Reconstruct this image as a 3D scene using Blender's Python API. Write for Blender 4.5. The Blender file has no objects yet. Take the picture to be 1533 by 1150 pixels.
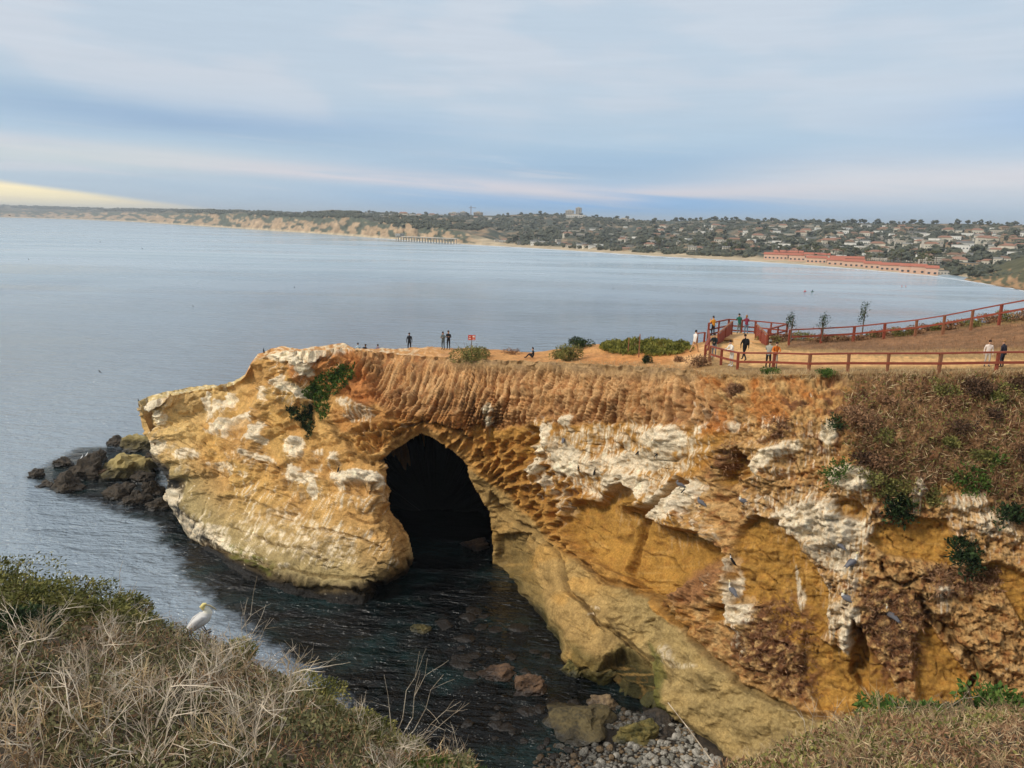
import bpy, bmesh, math, random
import numpy as np
from mathutils import Vector, Matrix
from mathutils.bvhtree import BVHTree

# ------------------------------------------------------------------ camera, sky, sun
SC = bpy.context.scene
W0, H0, F0 = 1533.0, 1150.0, 1150.0
CAMZ = 30.0
PITCH, ROLL = math.radians(11.84), math.radians(1.2)
cam_data = bpy.data.cameras.new('camera')
cam = bpy.data.objects.new('camera', cam_data)
SC.collection.objects.link(cam)
cam_data.sensor_width = 36.0
cam_data.lens = 36.0 * F0 / W0
cam_data.clip_start = 0.1
cam_data.clip_end = 60000
cam.location = (0, 0, CAMZ)
RM = Matrix.Rotation(math.pi / 2 - PITCH, 4, 'X') @ Matrix.Rotation(ROLL, 4, 'Z')
cam.rotation_euler = RM.to_euler()
SC.camera = cam

SC.view_settings.view_transform = 'Standard'
SC.view_settings.look = 'None'
SC.view_settings.exposure = 0.82
SC.view_settings.gamma = 1.0
SC.render.engine = 'CYCLES'
SC.cycles.use_denoising = True
try:
    SC.cycles.denoiser = 'OPENIMAGEDENOISE'
except Exception:
    pass
SC.cycles.max_bounces = 4
SC.cycles.diffuse_bounces = 2
SC.cycles.glossy_bounces = 2
SC.cycles.transmission_bounces = 2
SC.cycles.volume_bounces = 0
SC.cycles.transparent_max_bounces = 4
SC.cycles.caustics_reflective = False
SC.cycles.caustics_refractive = False


def lin(c):
    """sRGB 0..255 to linear"""
    return tuple(((v / 255.0) / 12.92 if v / 255.0 <= 0.04045 else ((v / 255.0 + 0.055) / 1.055) ** 2.4) for v in c)


class X:
    """little wrapper: arithmetic on shader sockets"""
    nt = None

    def __init__(s, v):
        s.v = v

    @staticmethod
    def m(op, *a, clamp=False):
        n = X.nt.nodes.new('ShaderNodeMath')
        n.operation = op
        n.use_clamp = clamp
        for i, q in enumerate(a):
            q = q.v if isinstance(q, X) else q
            if isinstance(q, (int, float)):
                n.inputs[i].default_value = q
            else:
                X.nt.links.new(q, n.inputs[i])
        return X(n.outputs[0])

    def __add__(s, o): return X.m('ADD', s, o)
    def __radd__(s, o): return X.m('ADD', o, s)
    def __sub__(s, o): return X.m('SUBTRACT', s, o)
    def __rsub__(s, o): return X.m('SUBTRACT', o, s)
    def __mul__(s, o): return X.m('MULTIPLY', s, o)
    def __rmul__(s, o): return X.m('MULTIPLY', o, s)
    def __truediv__(s, o): return X.m('DIVIDE', s, o)


def nnode(t, **kw):
    n = X.nt.nodes.new(t)
    for k, v in kw.items():
        setattr(n, k, v)
    return n


def link(a, b):
    a = a.v if isinstance(a, X) else a
    X.nt.links.new(a, b)


def nnoise(vec, scale, detail=4, rough=0.55, dist=0.0, out='Fac'):
    n = nnode('ShaderNodeTexNoise')
    if vec is not None:
        link(vec, n.inputs['Vector'])
    n.inputs['Scale'].default_value = scale
    n.inputs['Detail'].default_value = detail
    n.inputs['Roughness'].default_value = rough
    n.inputs['Distortion'].default_value = dist
    return X(n.outputs[out])


def nmix(f, a, b, blend='MIX'):
    n = nnode('ShaderNodeMix', data_type='RGBA', blend_type=blend)
    for sock, q in ((n.inputs[0], f), (n.inputs[6], a), (n.inputs[7], b)):
        q = q.v if isinstance(q, X) else q
        if isinstance(q, (int, float)):
            sock.default_value = q
        elif isinstance(q, tuple):
            sock.default_value = (*q[:3], 1)
        else:
            X.nt.links.new(q, sock)
    return X(n.outputs[2])


def sstep(x, a, b):
    n = nnode('ShaderNodeMapRange', interpolation_type='SMOOTHSTEP')
    link(x, n.inputs[0])
    n.inputs[1].default_value = a
    n.inputs[2].default_value = b
    return X(n.outputs[0])


def combine(x, y, z):
    n = nnode('ShaderNodeCombineXYZ')
    for i, q in enumerate((x, y, z)):
        if isinstance(q, X):
            link(q, n.inputs[i])
        else:
            n.inputs[i].default_value = q
    return X(n.outputs[0])


SUN_EL, SUN_AZ = math.radians(40), math.radians(-112)     # azimuth from +Y, clockwise towards +X
world = bpy.data.worlds.new('World')
SC.world = world
world.use_nodes = True
X.nt = world.node_tree
X.nt.nodes.clear()
out = nnode('ShaderNodeOutputWorld')
bg = nnode('ShaderNodeBackground')
sky = nnode('ShaderNodeTexSky', sky_type='NISHITA')
sky.sun_disc = False
sky.sun_elevation = SUN_EL
sky.sun_rotation = SUN_AZ
tc = nnode('ShaderNodeTexCoord')
sep = nnode('ShaderNodeSeparateXYZ')
link(tc.outputs['Generated'], sep.inputs[0])
sx, sy, sz = (X(sep.outputs[i]) for i in range(3))
A = X.m('ARCTAN2', sx, sy) * 57.2958                       # azimuth in degrees, 0 straight out to sea
E = X.m('ARCSINE', sz) * 57.2958                           # elevation in degrees
# cloud streaks: long in azimuth, thin in elevation, tilted a little
st = combine(A * 0.05, (E + A * 0.035) * 0.42, sz * 2.0)
n1 = nnoise(st, 1.0, 5, 0.5, 0.3)
st2 = combine(A * 0.035 + 9.0, (E + A * 0.05) * 0.8, sz * 1.0)
n2 = nnoise(st2, 1.6, 6, 0.6, 0.6)
n3 = nnoise(combine(A * 0.06 + 3.0, E * 0.16, 0.0), 1.2, 3, 0.5)


def g(x, c, w):
    """soft bump round c with half width w"""
    t = (x - c) / w
    return X.m('EXPONENT', (t * t) * -1.0)


Ew = E + (n1 - 0.5) * 1.6
grey = lin((189, 204, 219))
lav = lin((202, 210, 221))
blue = lin((142, 180, 222))
base = nmix(sstep(n3 + (n1 - 0.5) * 0.9, 0.40, 0.60), grey, lav)
base = nmix(sstep(A, -40.0, 45.0) * 0.35, base, lin((192, 211, 228)))
# the lavender veil of the upper sky, wearing thin towards the horizon
thin = sstep(Ew + (n1 - 0.5) * 1.5, 9.5, 4.6)
base = nmix(thin * 0.62, base, lin((168, 198, 222)))
# darker blue-grey streaks
base = nmix(g(Ew + A * 0.07, 4.6, 1.1) * g(A, -24.0, 17.0) * 0.8, base, lin((150, 179, 207)))
base = nmix(g(Ew - A * 0.02, 3.9, 1.1) * g(A, 8.0, 17.0) * 0.75, base, lin((152, 185, 216)))
base = nmix(g(Ew, 1.4, 1.1) * g(A, 7.0, 17.0), base, lin((112, 180, 238)))
base = nmix(g(Ew, 7.0, 1.6) * g(A, 36.0, 9.0) * 0.6, base, lin((150, 186, 226)))
base = nmix(g(Ew, 6.3, 1.0) * g(A, -20.0, 14.0) * 0.45, base, lin((148, 178, 214)))
# pale streamers: descending from the left, rising to the right
c1 = 1.4 + X.m('ABSOLUTE', A + -7.0) * 0.05
base = nmix(g(E + (n2 - 0.5) * 0.9, c1 + 0.75, 0.55) * sstep(n2, 0.2, 0.6) * 0.95, base, lin((222, 216, 224)))
base = nmix(g(E + (n2 - 0.5) * 1.2, 3.1, 1.5) * sstep(A, 8.0, 26.0) * 0.9, base, lin((218, 219, 226)))
base = nmix(g(E + (n1 - 0.5) * 0.9, 3.6, 0.9) * sstep(A, -8.0, -30.0) * 0.8, base, lin((208, 216, 218)))
base = nmix(sstep(n2, 0.52, 0.75) * g(E, 3.0, 2.6) * 0.5, base, lin((216, 216, 224)))
# the yellow gap over the open sea on the left
yel = sstep(E + (n2 - 0.5) * 0.35 + (A + 34.0) * 0.115, 2.15, 1.7) * sstep(A, -14.0, -19.0)
base = nmix(yel, base, (1.35, 1.12, 0.62))
base = nmix(sstep(n1 + n2, 0.9, 1.25) * yel * 0.6, base, lin((250, 226, 196)))
n5 = nnoise(combine(A * 0.11 + 5.0, (E + A * 0.03) * 2.2, 0.0), 1.3, 5, 0.62, 0.5)
n6 = nnoise(combine(A * 0.05 + 15.0, (E - A * 0.05) * 0.9, 0.0), 1.0, 4, 0.55, 0.9)
base = nmix(1.0, base, nmix(n5 * 0.5 + n6 * 0.5, (0.89, 0.90, 0.92), (1.10, 1.10, 1.08)), 'MULTIPLY')
# overcast overhead and behind the camera gives the light
up = sstep(E, 16.0, 60.0)
base = nmix(up, base, (0.74, 0.75, 0.77))
mixs = nnode('ShaderNodeVectorMath', operation='SCALE')
link(sky.outputs[0], mixs.inputs[0])
mixs.inputs['Scale'].default_value = 0.07
SKYG = 0.62
tot = nmix(0.94, X(mixs.outputs[0]), base)
link(tot, bg.inputs['Color'])
bg.inputs['Strength'].default_value = SKYG
link(bg.outputs[0], out.inputs[0])

sun_data = bpy.data.lights.new('sun', 'SUN')
sun_data.energy = 1.5
sun_data.angle = math.radians(10)
sun_data.color = (1.0, 0.93, 0.82)
sun = bpy.data.objects.new('sun', sun_data)
SC.collection.objects.link(sun)
sd = Vector((math.sin(SUN_AZ) * math.cos(SUN_EL), math.cos(SUN_AZ) * math.cos(SUN_EL), math.sin(SUN_EL)))
sun.rotation_euler = (-sd).to_track_quat('-Z', 'Y').to_euler()
sun.location = (0, 0, 200)

# ------------------------------------------------------------------ numeric helpers
R3 = np.array(RM.to_3x3())


def rays(px, py):
    """direction through photo pixels, scaled so that its Y is 1"""
    px = np.asarray(px, float); py = np.asarray(py, float)
    c = np.stack([(px - W0 / 2) / F0, -(py - H0 / 2) / F0, -np.ones_like(px)], -1)
    d = c @ R3.T
    return d / d[..., 1:2]


def at_y(px, py, Y):
    d = rays(px, py)
    return d * np.asarray(Y, float)[..., None] + np.array([0, 0, CAMZ])


def at_z(px, py, z):
    d = rays(px, py)
    Y = (np.asarray(z, float) - CAMZ) / d[..., 2]
    return d * Y[..., None] + np.array([0, 0, CAMZ])


def horizon(px):
    lo = 334.0 + (np.asarray(px, float) - 766.5) * math.tan(ROLL)
    return lo


_rng = np.random.RandomState(7)
_perm = _rng.permutation(256)
_perm = np.concatenate([_perm, _perm, _perm]).astype(np.int32)
_gr = _rng.normal(size=(256, 3)); _gr /= np.linalg.norm(_gr, axis=1)[:, None]
_gr = _gr.astype(np.float32)


def perlin(x, y, z=0.0, seed=0):
    x, y, z = np.broadcast_arrays(np.asarray(x, np.float32) + seed * 17.3, np.asarray(y, np.float32) + seed * 5.1,
                                  np.asarray(z, np.float32))
    xi = np.floor(x).astype(np.int32); yi = np.floor(y).astype(np.int32); zi = np.floor(z).astype(np.int32)
    xf, yf, zf = x - xi, y - yi, z - zi
    u, v, w = (t * t * t * (t * (t * 6 - 15) + 10) for t in (xf, yf, zf))
    xi &= 255; yi &= 255; zi &= 255
    r = 0
    for dx in (0, 1):
        wx = u if dx else 1 - u
        for dy in (0, 1):
            wy = v if dy else 1 - v
            for dz in (0, 1):
                wz = w if dz else 1 - w
                h = _perm[_perm[_perm[xi + dx] + yi + dy] + zi + dz]
                gg = _gr[h]
                r = r + wx * wy * wz * (gg[..., 0] * (xf - dx) + gg[..., 1] * (yf - dy) + gg[..., 2] * (zf - dz))
    return r * 1.5


def fbm(x, y, z=0.0, oct=4, seed=0, lac=2.03, gain=0.5):
    s, a, f = 0, 1.0, 1.0
    for o in range(oct):
        s = s + a * perlin(np.asarray(x) * f, np.asarray(y) * f, np.asarray(z) * f, seed + o * 3)
        a *= gain; f *= lac
    return s


def ridged(x, y, z=0.0, oct=3, seed=0):
    s, a, f = 0, 1.0, 1.0
    for o in range(oct):
        s = s + a * (1 - np.abs(perlin(np.asarray(x) * f, np.asarray(y) * f, np.asarray(z) * f, seed + o * 3)) * 2)
        a *= 0.5; f *= 2.1
    return s / 1.75


def worley(x, y, seed=0):
    """distance to nearest and second nearest feature point, 2d"""
    x = np.asarray(x, np.float32); y = np.asarray(y, np.float32)
    xi = np.floor(x).astype(np.int32); yi = np.floor(y).astype(np.int32)
    f1 = np.full(x.shape, 9.0, np.float32); f2 = f1.copy()
    for dx in (-1, 0, 1):
        for dy in (-1, 0, 1):
            h = _perm[_perm[(xi + dx + seed) & 255] + ((yi + dy) & 255)]
            jx = _gr[h, 0] * 0.5 + 0.5; jy = _gr[h, 1] * 0.5 + 0.5
            d = np.hypot(xi + dx + jx - x, yi + dy + jy - y)
            nf = np.minimum(f1, d)
            f2 = np.minimum(f2, np.maximum(f1, d))
            f1 = nf
    return f1, f2


def ss(x, a, b):
    t = np.clip((x - a) / (b - a), 0, 1)
    return t * t * (3 - 2 * t)


def poly_sd(px, py, poly):
    """signed distance in pixels to a polygon, positive inside"""
    poly = np.asarray(poly, float)
    d = np.full(px.shape, 1e9); inside = np.zeros(px.shape, bool)
    n = len(poly)
    for i in range(n):
        ax, ay = poly[i]; bx, by = poly[(i + 1) % n]
        ex, ey = bx - ax, by - ay
        t = np.clip(((px - ax) * ex + (py - ay) * ey) / (ex * ex + ey * ey + 1e-9), 0, 1)
        d = np.minimum(d, (px - ax - t * ex) ** 2 + (py - ay - t * ey) ** 2)
        c = ((ay > py) != (by > py)) & (px < (bx - ax) * (py - ay) / (by - ay + 1e-12) + ax)
        inside ^= c
    d = np.sqrt(d)
    return np.where(inside, d, -d)


def mesh_np(name, V, F, mat=None, parent=None, col=None, smooth=True, mats=None, fm=None, link_it=True):
    """one mesh object from numpy arrays; F is a list of index arrays of equal width (or one array)"""
    me = bpy.data.meshes.new(name)
    V = np.asarray(V, np.float32)
    Fs = F if isinstance(F, list) else [F]
    Fs = [np.asarray(f, np.int32) for f in Fs if len(f)]
    me.vertices.add(len(V)); me.vertices.foreach_set('co', V.ravel())
    nl = sum(f.size for f in Fs); nf = sum(len(f) for f in Fs)
    me.loops.add(nl); me.polygons.add(nf)
    me.loops.foreach_set('vertex_index', np.concatenate([f.ravel() for f in Fs]))
    tot = np.concatenate([np.full(len(f), f.shape[1], np.int32) for f in Fs])
    st = np.concatenate([[0], np.cumsum(tot)[:-1]]).astype(np.int32)
    me.polygons.foreach_set('loop_start', st)
    try:
        me.polygons.foreach_set('loop_total', tot)
    except Exception:
        pass
    me.polygons.foreach_set('use_smooth', np.full(nf, smooth))
    if fm is not None:
        me.polygons.foreach_set('material_index', np.asarray(fm, np.int32))
    me.update(calc_edges=True)
    me.validate()
    if col is not None:
        a = me.color_attributes.new('Col', 'FLOAT_COLOR', 'POINT')
        c = np.ones((len(V), 4), np.float32); c[:, :col.shape[1]] = col
        a.data.foreach_set('color', c.ravel())
    for m in (mats or ([mat] if mat else [])):
        me.materials.append(m)
    o = bpy.data.objects.new(name, me)
    if link_it:
        SC.collection.objects.link(o)
    if parent:
        o.parent = parent
    return o


def tag(o, label=None, cat=None, group=None, kind=None):
    if label: o['label'] = label
    if cat: o['category'] = cat
    if group: o['group'] = group
    if kind: o['kind'] = kind
    return o


def grid_faces(nr, nc, off=0):
    i = np.arange(nr - 1)[:, None] * nc + np.arange(nc - 1)[None, :]
    return (np.stack([i, i + nc, i + nc + 1, i + 1], -1).reshape(-1, 4) + off)


def interp(x, tab, k=1):
    tab = np.asarray(tab, float)
    return np.interp(x, tab[:, 0], tab[:, k])


def new_mat(name):
    m = bpy.data.materials.new(name)
    m.use_nodes = True
    X.nt = m.node_tree
    X.nt.nodes.clear()
    o = nnode('ShaderNodeOutputMaterial')
    b = nnode('ShaderNodeBsdfPrincipled')
    link(b.outputs[0], o.inputs[0])
    return m, b


def plain(name, rgb, rough=0.7, var=0.15, scale=8.0, metal=0.0, bump=0.0, spec=0.3):
    """procedural material with a mild colour mottle (rgb linear)"""
    m, b = new_mat(name)
    t = nnode('ShaderNodeTexCoord')
    n = nnoise(t.outputs['Object'], scale, 4, 0.6)
    c = nmix(n, tuple(v * (1 - var) for v in rgb), tuple(min(1, v * (1 + var)) for v in rgb))
    link(c, b.inputs['Base Color'])
    b.inputs['Roughness'].default_value = rough
    b.inputs['Metallic'].default_value = metal
    b.inputs['Specular IOR Level'].default_value = spec
    if bump:
        bp = nnode('ShaderNodeBump')
        bp.inputs['Strength'].default_value = bump
        bp.inputs['Distance'].default_value = 0.02
        link(n, bp.inputs['Height'])
        link(bp.outputs[0], b.inputs['Normal'])
    return m

# ------------------------------------------------------------------ the sea
def make_sea():
    m, b = new_mat('sea_water')
    g = nnode('ShaderNodeNewGeometry')
    pos = X(g.outputs['Position'])
    sp = nnode('ShaderNodeSeparateXYZ'); link(pos, sp.inputs[0])
    x, y = X(sp.outputs[0]), X(sp.outputs[1])
    dist = X.m('SQRT', x * x + y * y)
    patch = nnoise(combine(x * 0.012, y * 0.004, 0.0), 1.0, 4, 0.55, 0.5)
    deep = nmix(sstep(patch, 0.35, 0.65), lin((124, 136, 150)), lin((142, 156, 168)))
    # dark cliff reflection painted into the water colour, with reef tones, under the cliff
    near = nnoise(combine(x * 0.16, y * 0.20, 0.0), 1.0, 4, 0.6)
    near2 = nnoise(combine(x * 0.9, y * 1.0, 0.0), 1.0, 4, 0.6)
    reef_refl_c = nmix(sstep(near, 0.45, 0.68), lin((5, 8, 9)), lin((16, 38, 38)))
    reef_refl_c = nmix(sstep(near2 + near * 0.3, 0.62, 0.8) * 0.45, reef_refl_c, lin((30, 26, 22)))
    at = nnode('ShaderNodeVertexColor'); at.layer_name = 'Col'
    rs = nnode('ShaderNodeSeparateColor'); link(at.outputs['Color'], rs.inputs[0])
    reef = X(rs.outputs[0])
    c = nmix(sstep(reef + (near - 0.5) * 0.9 + (near2 - 0.5) * 0.7, 0.25, 0.75), deep, reef_refl_c)
    c = nmix(sstep(dist, 120.0, 700.0), c, nmix(sstep(nnoise(combine(x * 0.004, y * 0.02, 0.0), 1.0, 4, 0.6, 0.5), 0.35, 0.65), lin((152, 170, 180)), lin((172, 186, 194))))  # paler far off: sky reflection partly painted into the base colour
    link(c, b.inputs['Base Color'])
    b.inputs['IOR'].default_value = 1.33
    wind = nnoise(combine(x * 0.0032 + y * 0.002, y * 0.013, 0.0), 1.0, 5, 0.6, 0.6)
    link(sstep(dist, 60.0, 500.0) * (sstep(wind, 0.35, 0.65) * 0.26 + 0.06) + 0.05, b.inputs['Roughness'])
    w1 = nnoise(combine(x * 0.50 + y * 0.12, y * 1.15, 0.0), 1.0, 3, 0.55, 0.6)
    w2 = nnoise(combine(x * 1.7, y * 3.0 + x * 0.5, 0.0), 1.0, 3, 0.6, 0.8)
    w3 = nnoise(combine(x * 0.035 + y * 0.012, y * 0.11, 0.0), 1.0, 4, 0.6, 0.4)
    w4 = nnoise(combine(x * 0.12 - y * 0.03, y * 0.42 + x * 0.05, 0.0), 1.0, 4, 0.6, 0.5)
    h = w1 * 1.0 + w2 * 0.42 + w3 * 2.6 + w4 * 2.2
    bp = nnode('ShaderNodeBump')
    bp.inputs['Strength'].default_value = 1.0
    link(sstep(dist, 700.0, 60.0) * 0.42 + 0.08, bp.inputs['Distance'])
    link(h, bp.inputs['Height'])
    link(bp.outputs[0], b.inputs['Normal'])
    S = 26000.0
    xs = np.concatenate([[-S, -6000, -2000, -700, -300, -150], np.linspace(-90, 50, 141), [100, 200, 300, 700, 2000, 6000, S]])
    ys = np.concatenate([[-3000, -400, -50], np.linspace(15, 105, 91), [160, 300, 540, 1200, 3000, 8000, S]])
    gx, gy = np.meshgrid(xs, ys)
    z = np.zeros_like(gx)
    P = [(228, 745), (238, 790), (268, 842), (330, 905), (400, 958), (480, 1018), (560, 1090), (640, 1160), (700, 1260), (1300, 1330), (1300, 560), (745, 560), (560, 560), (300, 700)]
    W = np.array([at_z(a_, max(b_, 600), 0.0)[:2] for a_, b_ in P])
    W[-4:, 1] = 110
    r1 = ss(poly_sd(gx, gy, W), -3.0, 2.5)  # zone of the painted dark cliff reflection
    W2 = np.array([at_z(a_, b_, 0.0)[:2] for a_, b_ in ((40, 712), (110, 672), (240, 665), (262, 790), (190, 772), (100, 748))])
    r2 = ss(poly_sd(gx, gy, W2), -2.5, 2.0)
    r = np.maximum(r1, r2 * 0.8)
    V = np.stack([gx, gy, z], -1).reshape(-1, 3)
    F = grid_faces(len(ys), len(xs))[:, ::-1]
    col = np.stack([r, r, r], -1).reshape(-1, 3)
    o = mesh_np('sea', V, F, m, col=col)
    tag(o, kind='structure')


make_sea()

# ------------------------------------------------------------------ the sandstone cliff with the sea cave
# skyline of the headland: photo px, py and height there
SKY = [(207, 601, 11.2), (222, 594, 11.6), (235, 590, 12), (290, 579, 12.3), (350, 572, 12.8), (367, 562, 13.4), (376, 545, 15.2), (386, 530, 16.8), (402, 522, 17.6),
       (425, 520, 18), (447, 523, 18), (470, 519, 18.2), (515, 514, 18.4), (532, 522, 18), (560, 523, 18), (600, 520, 18), (650, 520, 18), (700, 521, 18),
       (735, 523, 18.1), (800, 528, 18.3), (850, 521, 18.8), (880, 516, 19.1), (960, 514, 19.6), (1030, 517, 19.9), (1070, 507, 20.4), (1180, 508, 20.6),
       (1300, 503, 21.5), (1400, 492, 22.6), (1533, 474, 24.0), (1700, 452, 25.4), (1900, 424, 26.8)]
FRONT = [(207, 606, 11), (235, 598, 11.7), (290, 585, 12), (350, 578, 12.5), (386, 536, 16.6), (425, 526, 17.8), (470, 526, 18.1), (515, 521, 18.2), (600, 531, 17.9), (700, 538, 18.1), (800, 541, 18.8),
         (900, 546, 19.6), (1000, 551, 20.4), (1050, 556, 20.8), (1100, 562, 21.2), (1200, 561, 21.7), (1300, 559, 22), (1400, 557, 22.3), (1533, 557, 22.7),
         (1700, 557, 23), (1900, 557, 23.4)]
WL = [(207, 706), (228, 745), (250, 787), (275, 806), (300, 826), (350, 862), (400, 884), (450, 899), (500, 908), (545, 910), (575, 896), (600, 878), (619, 866),
      (680, 860), (742, 846), (775, 876), (800, 916), (830, 958), (845, 1000), (890, 1030), (920, 1055), (985, 1078), (1030, 1103), (1085, 1152), (1200, 1235),
      (1300, 1275), (1533, 1330), (1900, 1380)]
DEP = [(207, 606, 81), (210, 655, 79.5), (250, 640, 77), (250, 700, 74.5), (300, 650, 75), (300, 740, 69.8), (330, 800, 66.2), (400, 600, 70.5), (400, 660, 69), (400, 740, 65.8), (400, 810, 62.3),
       (470, 560, 70.5), (470, 620, 69), (500, 560, 69.5), (500, 620, 67), (500, 700, 63.8), (500, 800, 59.6), (500, 860, 58.2), (560, 860, 57.0), (600, 590, 65.6), (600, 640, 64.5), (570, 700, 62), (600, 800, 58.4), (608, 850, 57.4), (545, 800, 58.2),
       (640, 648, 63.2), (640, 590, 64.5), (700, 590, 63.6), (745, 590, 62.8), (745, 650, 62.2), (745, 710, 62), (748, 780, 63), (800, 620, 60), (800, 720, 59.2), (800, 800, 59), (800, 860, 58.6),
       (850, 600, 58.2), (850, 700, 57.2), (850, 800, 55.4), (850, 880, 52.8), (900, 640, 55), (950, 590, 53.8), (950, 680, 52.8), (950, 780, 51.3), (950, 880, 48.5), (950, 970, 46.8), (1030, 600, 49.2), (1030, 700, 48.2), (1030, 800, 46.8), (1030, 900, 44.3),
       (1030, 1000, 42.3), (1100, 610, 44.6), (1100, 700, 43.8), (1100, 800, 42.8), (1100, 900, 41.3), (1100, 1000, 39.6), (1100, 1100, 38.2), (1200, 610, 42.4), (1200, 700, 41.2), (1200, 800, 40.2), (1200, 900, 39), (1200, 1050, 37),
       (1300, 620, 41), (1300, 700, 39.3), (1300, 800, 38.3), (1300, 900, 37.2), (1300, 1050, 35.6), (1420, 620, 39.8), (1420, 700, 37.8), (1420, 800, 37), (1420, 900, 35.8), (1420, 1050, 34.2),
       (1533, 620, 39), (1533, 700, 36.8), (1533, 800, 35.9), (1533, 900, 34.6), (1533, 1050, 33), (1700, 700, 35.5), (1700, 1000, 32), (1900, 700, 34), (1900, 1000, 30.5)]
CAVE = [(578, 684), (590, 673), (608, 663), (620, 654), (630, 650), (650, 657), (668, 666), (690, 682), (700, 697), (704, 714), (713, 738), (722, 748), (733, 765), (737, 790), (740, 830), (742, 960),
        (560, 960), (575, 888), (598, 872), (612, 853), (619, 835), (612, 803), (600, 784), (582, 766), (577, 745), (585, 735), (577, 722)]


def build_cliff():
    pxs = np.concatenate([np.arange(207, 1560, 1.5), np.linspace(1562, 1900, 60)])
    nc = len(pxs)
    NB, NT, NFc = 8, 34, 420
    sky_py = interp(pxs, SKY); sky_z = interp(pxs, SKY, 2)
    fr_py = interp(pxs, FRONT); fr_z = interp(pxs, FRONT, 2)
    # a little natural unevenness of both rims
    rim = fbm(pxs / 24, 0.5, oct=4, seed=3)
    sky_py = sky_py + np.where(pxs < 720, 3.2, 1.5) * rim * ss(pxs, 207, 240)
    fr_py = np.maximum(fr_py + 2.5 * fbm(pxs / 14, 3.5, oct=4, seed=5), sky_py + 2.5)
    wl = interp(pxs, WL)
    Pfr = at_z(pxs, fr_py, fr_z)
    # ---- face depth field by thin plate spline on inverse depth
    cp = []
    for i in range(0, nc, 24):
        cp.append((pxs[i], fr_py[i], 1 / Pfr[i, 1]))
    for x, y, Y in DEP:
        cp.append((x, y, 1 / Y))
    for x, y in WL:
        cp.append((x, y, 1 / at_z(x, y, 0.0)[1]))
        cp.append((x, y + 45, 1 / at_z(x, y + 45, -2.6)[1]))
    cp = np.array(cp); P = cp[:, :2] / 1000.0; n = len(P)

    def ker(d2):
        return 0.5 * d2 * np.log(d2 + 1e-12)
    d2 = ((P[:, None] - P[None]) ** 2).sum(-1)
    A_ = np.zeros((n + 3, n + 3)); A_[:n, :n] = ker(d2) + np.eye(n) * 2e-4
    A_[:n, n] = 1; A_[:n, n + 1:] = P; A_[n, :n] = 1; A_[n + 1:, :n] = P.T
    wgt = np.linalg.solve(A_, np.concatenate([cp[:, 2], [0, 0, 0]]))

    def depth(px, py):
        sh = px.shape; q = np.stack([px.ravel(), py.ravel()], -1) / 1000.0
        o = np.empty(len(q))
        for s in range(0, len(q), 40000):
            b = q[s:s + 40000]
            dd = ((b[:, None] - P[None]) ** 2).sum(-1)
            o[s:s + 40000] = ker(dd) @ wgt[:n] + wgt[n] + b @ wgt[n + 1:]
        return (1 / np.maximum(o, 1 / 140.0)).reshape(sh)

    # ---- face grid
    t = np.linspace(0, 1, NFc)[:, None]
    px = np.repeat(pxs[None, :], NFc, 0)
    py = fr_py[None, :] * (1 - t) + (wl + 34)[None, :] * t
    # tip of the headland: its outline leans to the right on the way down
    lx = interp(py, [(590, 0), (606, 0), (640, 6), (655, 17), (690, 21), (715, 46), (740, 41), (760, 39), (790, 45), (860, 48)])
    px = px + lx * ss(px, 345, 207)
    # coarse grid evaluation of the depth, then bilinear
    gx = np.linspace(200, 1905, 285); gy = np.linspace(500, 1440, 190)
    GX, GY = np.meshgrid(gx, gy)
    G = depth(GX, GY)
    fx = (px - gx[0]) / (gx[1] - gx[0]); fy = (py - gy[0]) / (gy[1] - gy[0])
    ix = np.clip(fx.astype(int), 0, 283); iy = np.clip(fy.astype(int), 0, 188)
    ax, ay = fx - ix, fy - iy
    Y = (G[iy, ix] * (1 - ax) * (1 - ay) + G[iy, ix + 1] * ax * (1 - ay) + G[iy + 1, ix] * (1 - ax) * ay + G[iy + 1, ix + 1] * ax * ay)
    w = ss(t, 0, 0.03)
    Y = Pfr[None, :, 1] * (1 - w) + Y * w
    # ---- masks: pixel warped a little so that no outline is clean
    wx = px + 7 * fbm(px / 38, py / 38, oct=4, seed=11); wy = py + 7 * fbm(px / 38, py / 38, oct=4, seed=23)
    wx2 = px + 3 * fbm(px / 12, py / 12, oct=3, seed=31); wy2 = py + 3 * fbm(px / 12, py / 12, oct=3, seed=37)

    def mk(poly, f=6.0, fine=False, off=0.0):
        p = np.asarray(poly, float)
        x0, y0 = p.min(0) - f - 12; x1, y1 = p.max(0) + f + 12
        X_, Y_ = (wx2, wy2) if fine else (wx, wy)
        sel = (X_ > x0) & (X_ < x1) & (Y_ > y0) & (Y_ < y1)
        o = np.zeros(px.shape)
        if sel.any():
            o[sel] = ss(poly_sd(X_[sel], Y_[sel], p) + off, -f / 2, f / 2)
        return o

    def el(cx, cy, rx, ry, f=0.5, ang=0.0, fine=True):
        X_, Y_ = (wx2, wy2) if fine else (wx, wy)
        c, s = math.cos(math.radians(ang)), math.sin(math.radians(ang))
        dx, dy = X_ - cx, Y_ - cy
        r = np.hypot((dx * c + dy * s) / rx, (-dx * s + dy * c) / ry)
        return ss(r, 1 + f / 2, 1 - f / 2)

    cave = poly_sd(wx2 * 0.5 + px * 0.5, wy2 * 0.5 + py * 0.5, CAVE)
    # rounded lips round the cave mouth and the outer tip
    dl = np.clip(-cave, 0, 60)
    onleft = ss(px, 640, 600) * ss(py, 700, 760)
    Y = Y + (1 - ss(dl, 0, 34)) ** 1.6 * (2.4 * onleft + 0.5)
    Y = Y + 1.2 * (1 - ss(dl, 0, 14)) ** 2 * ss(py, 780, 690) * ss(px, 545, 600)
    tip = px - (207 + lx)
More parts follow.
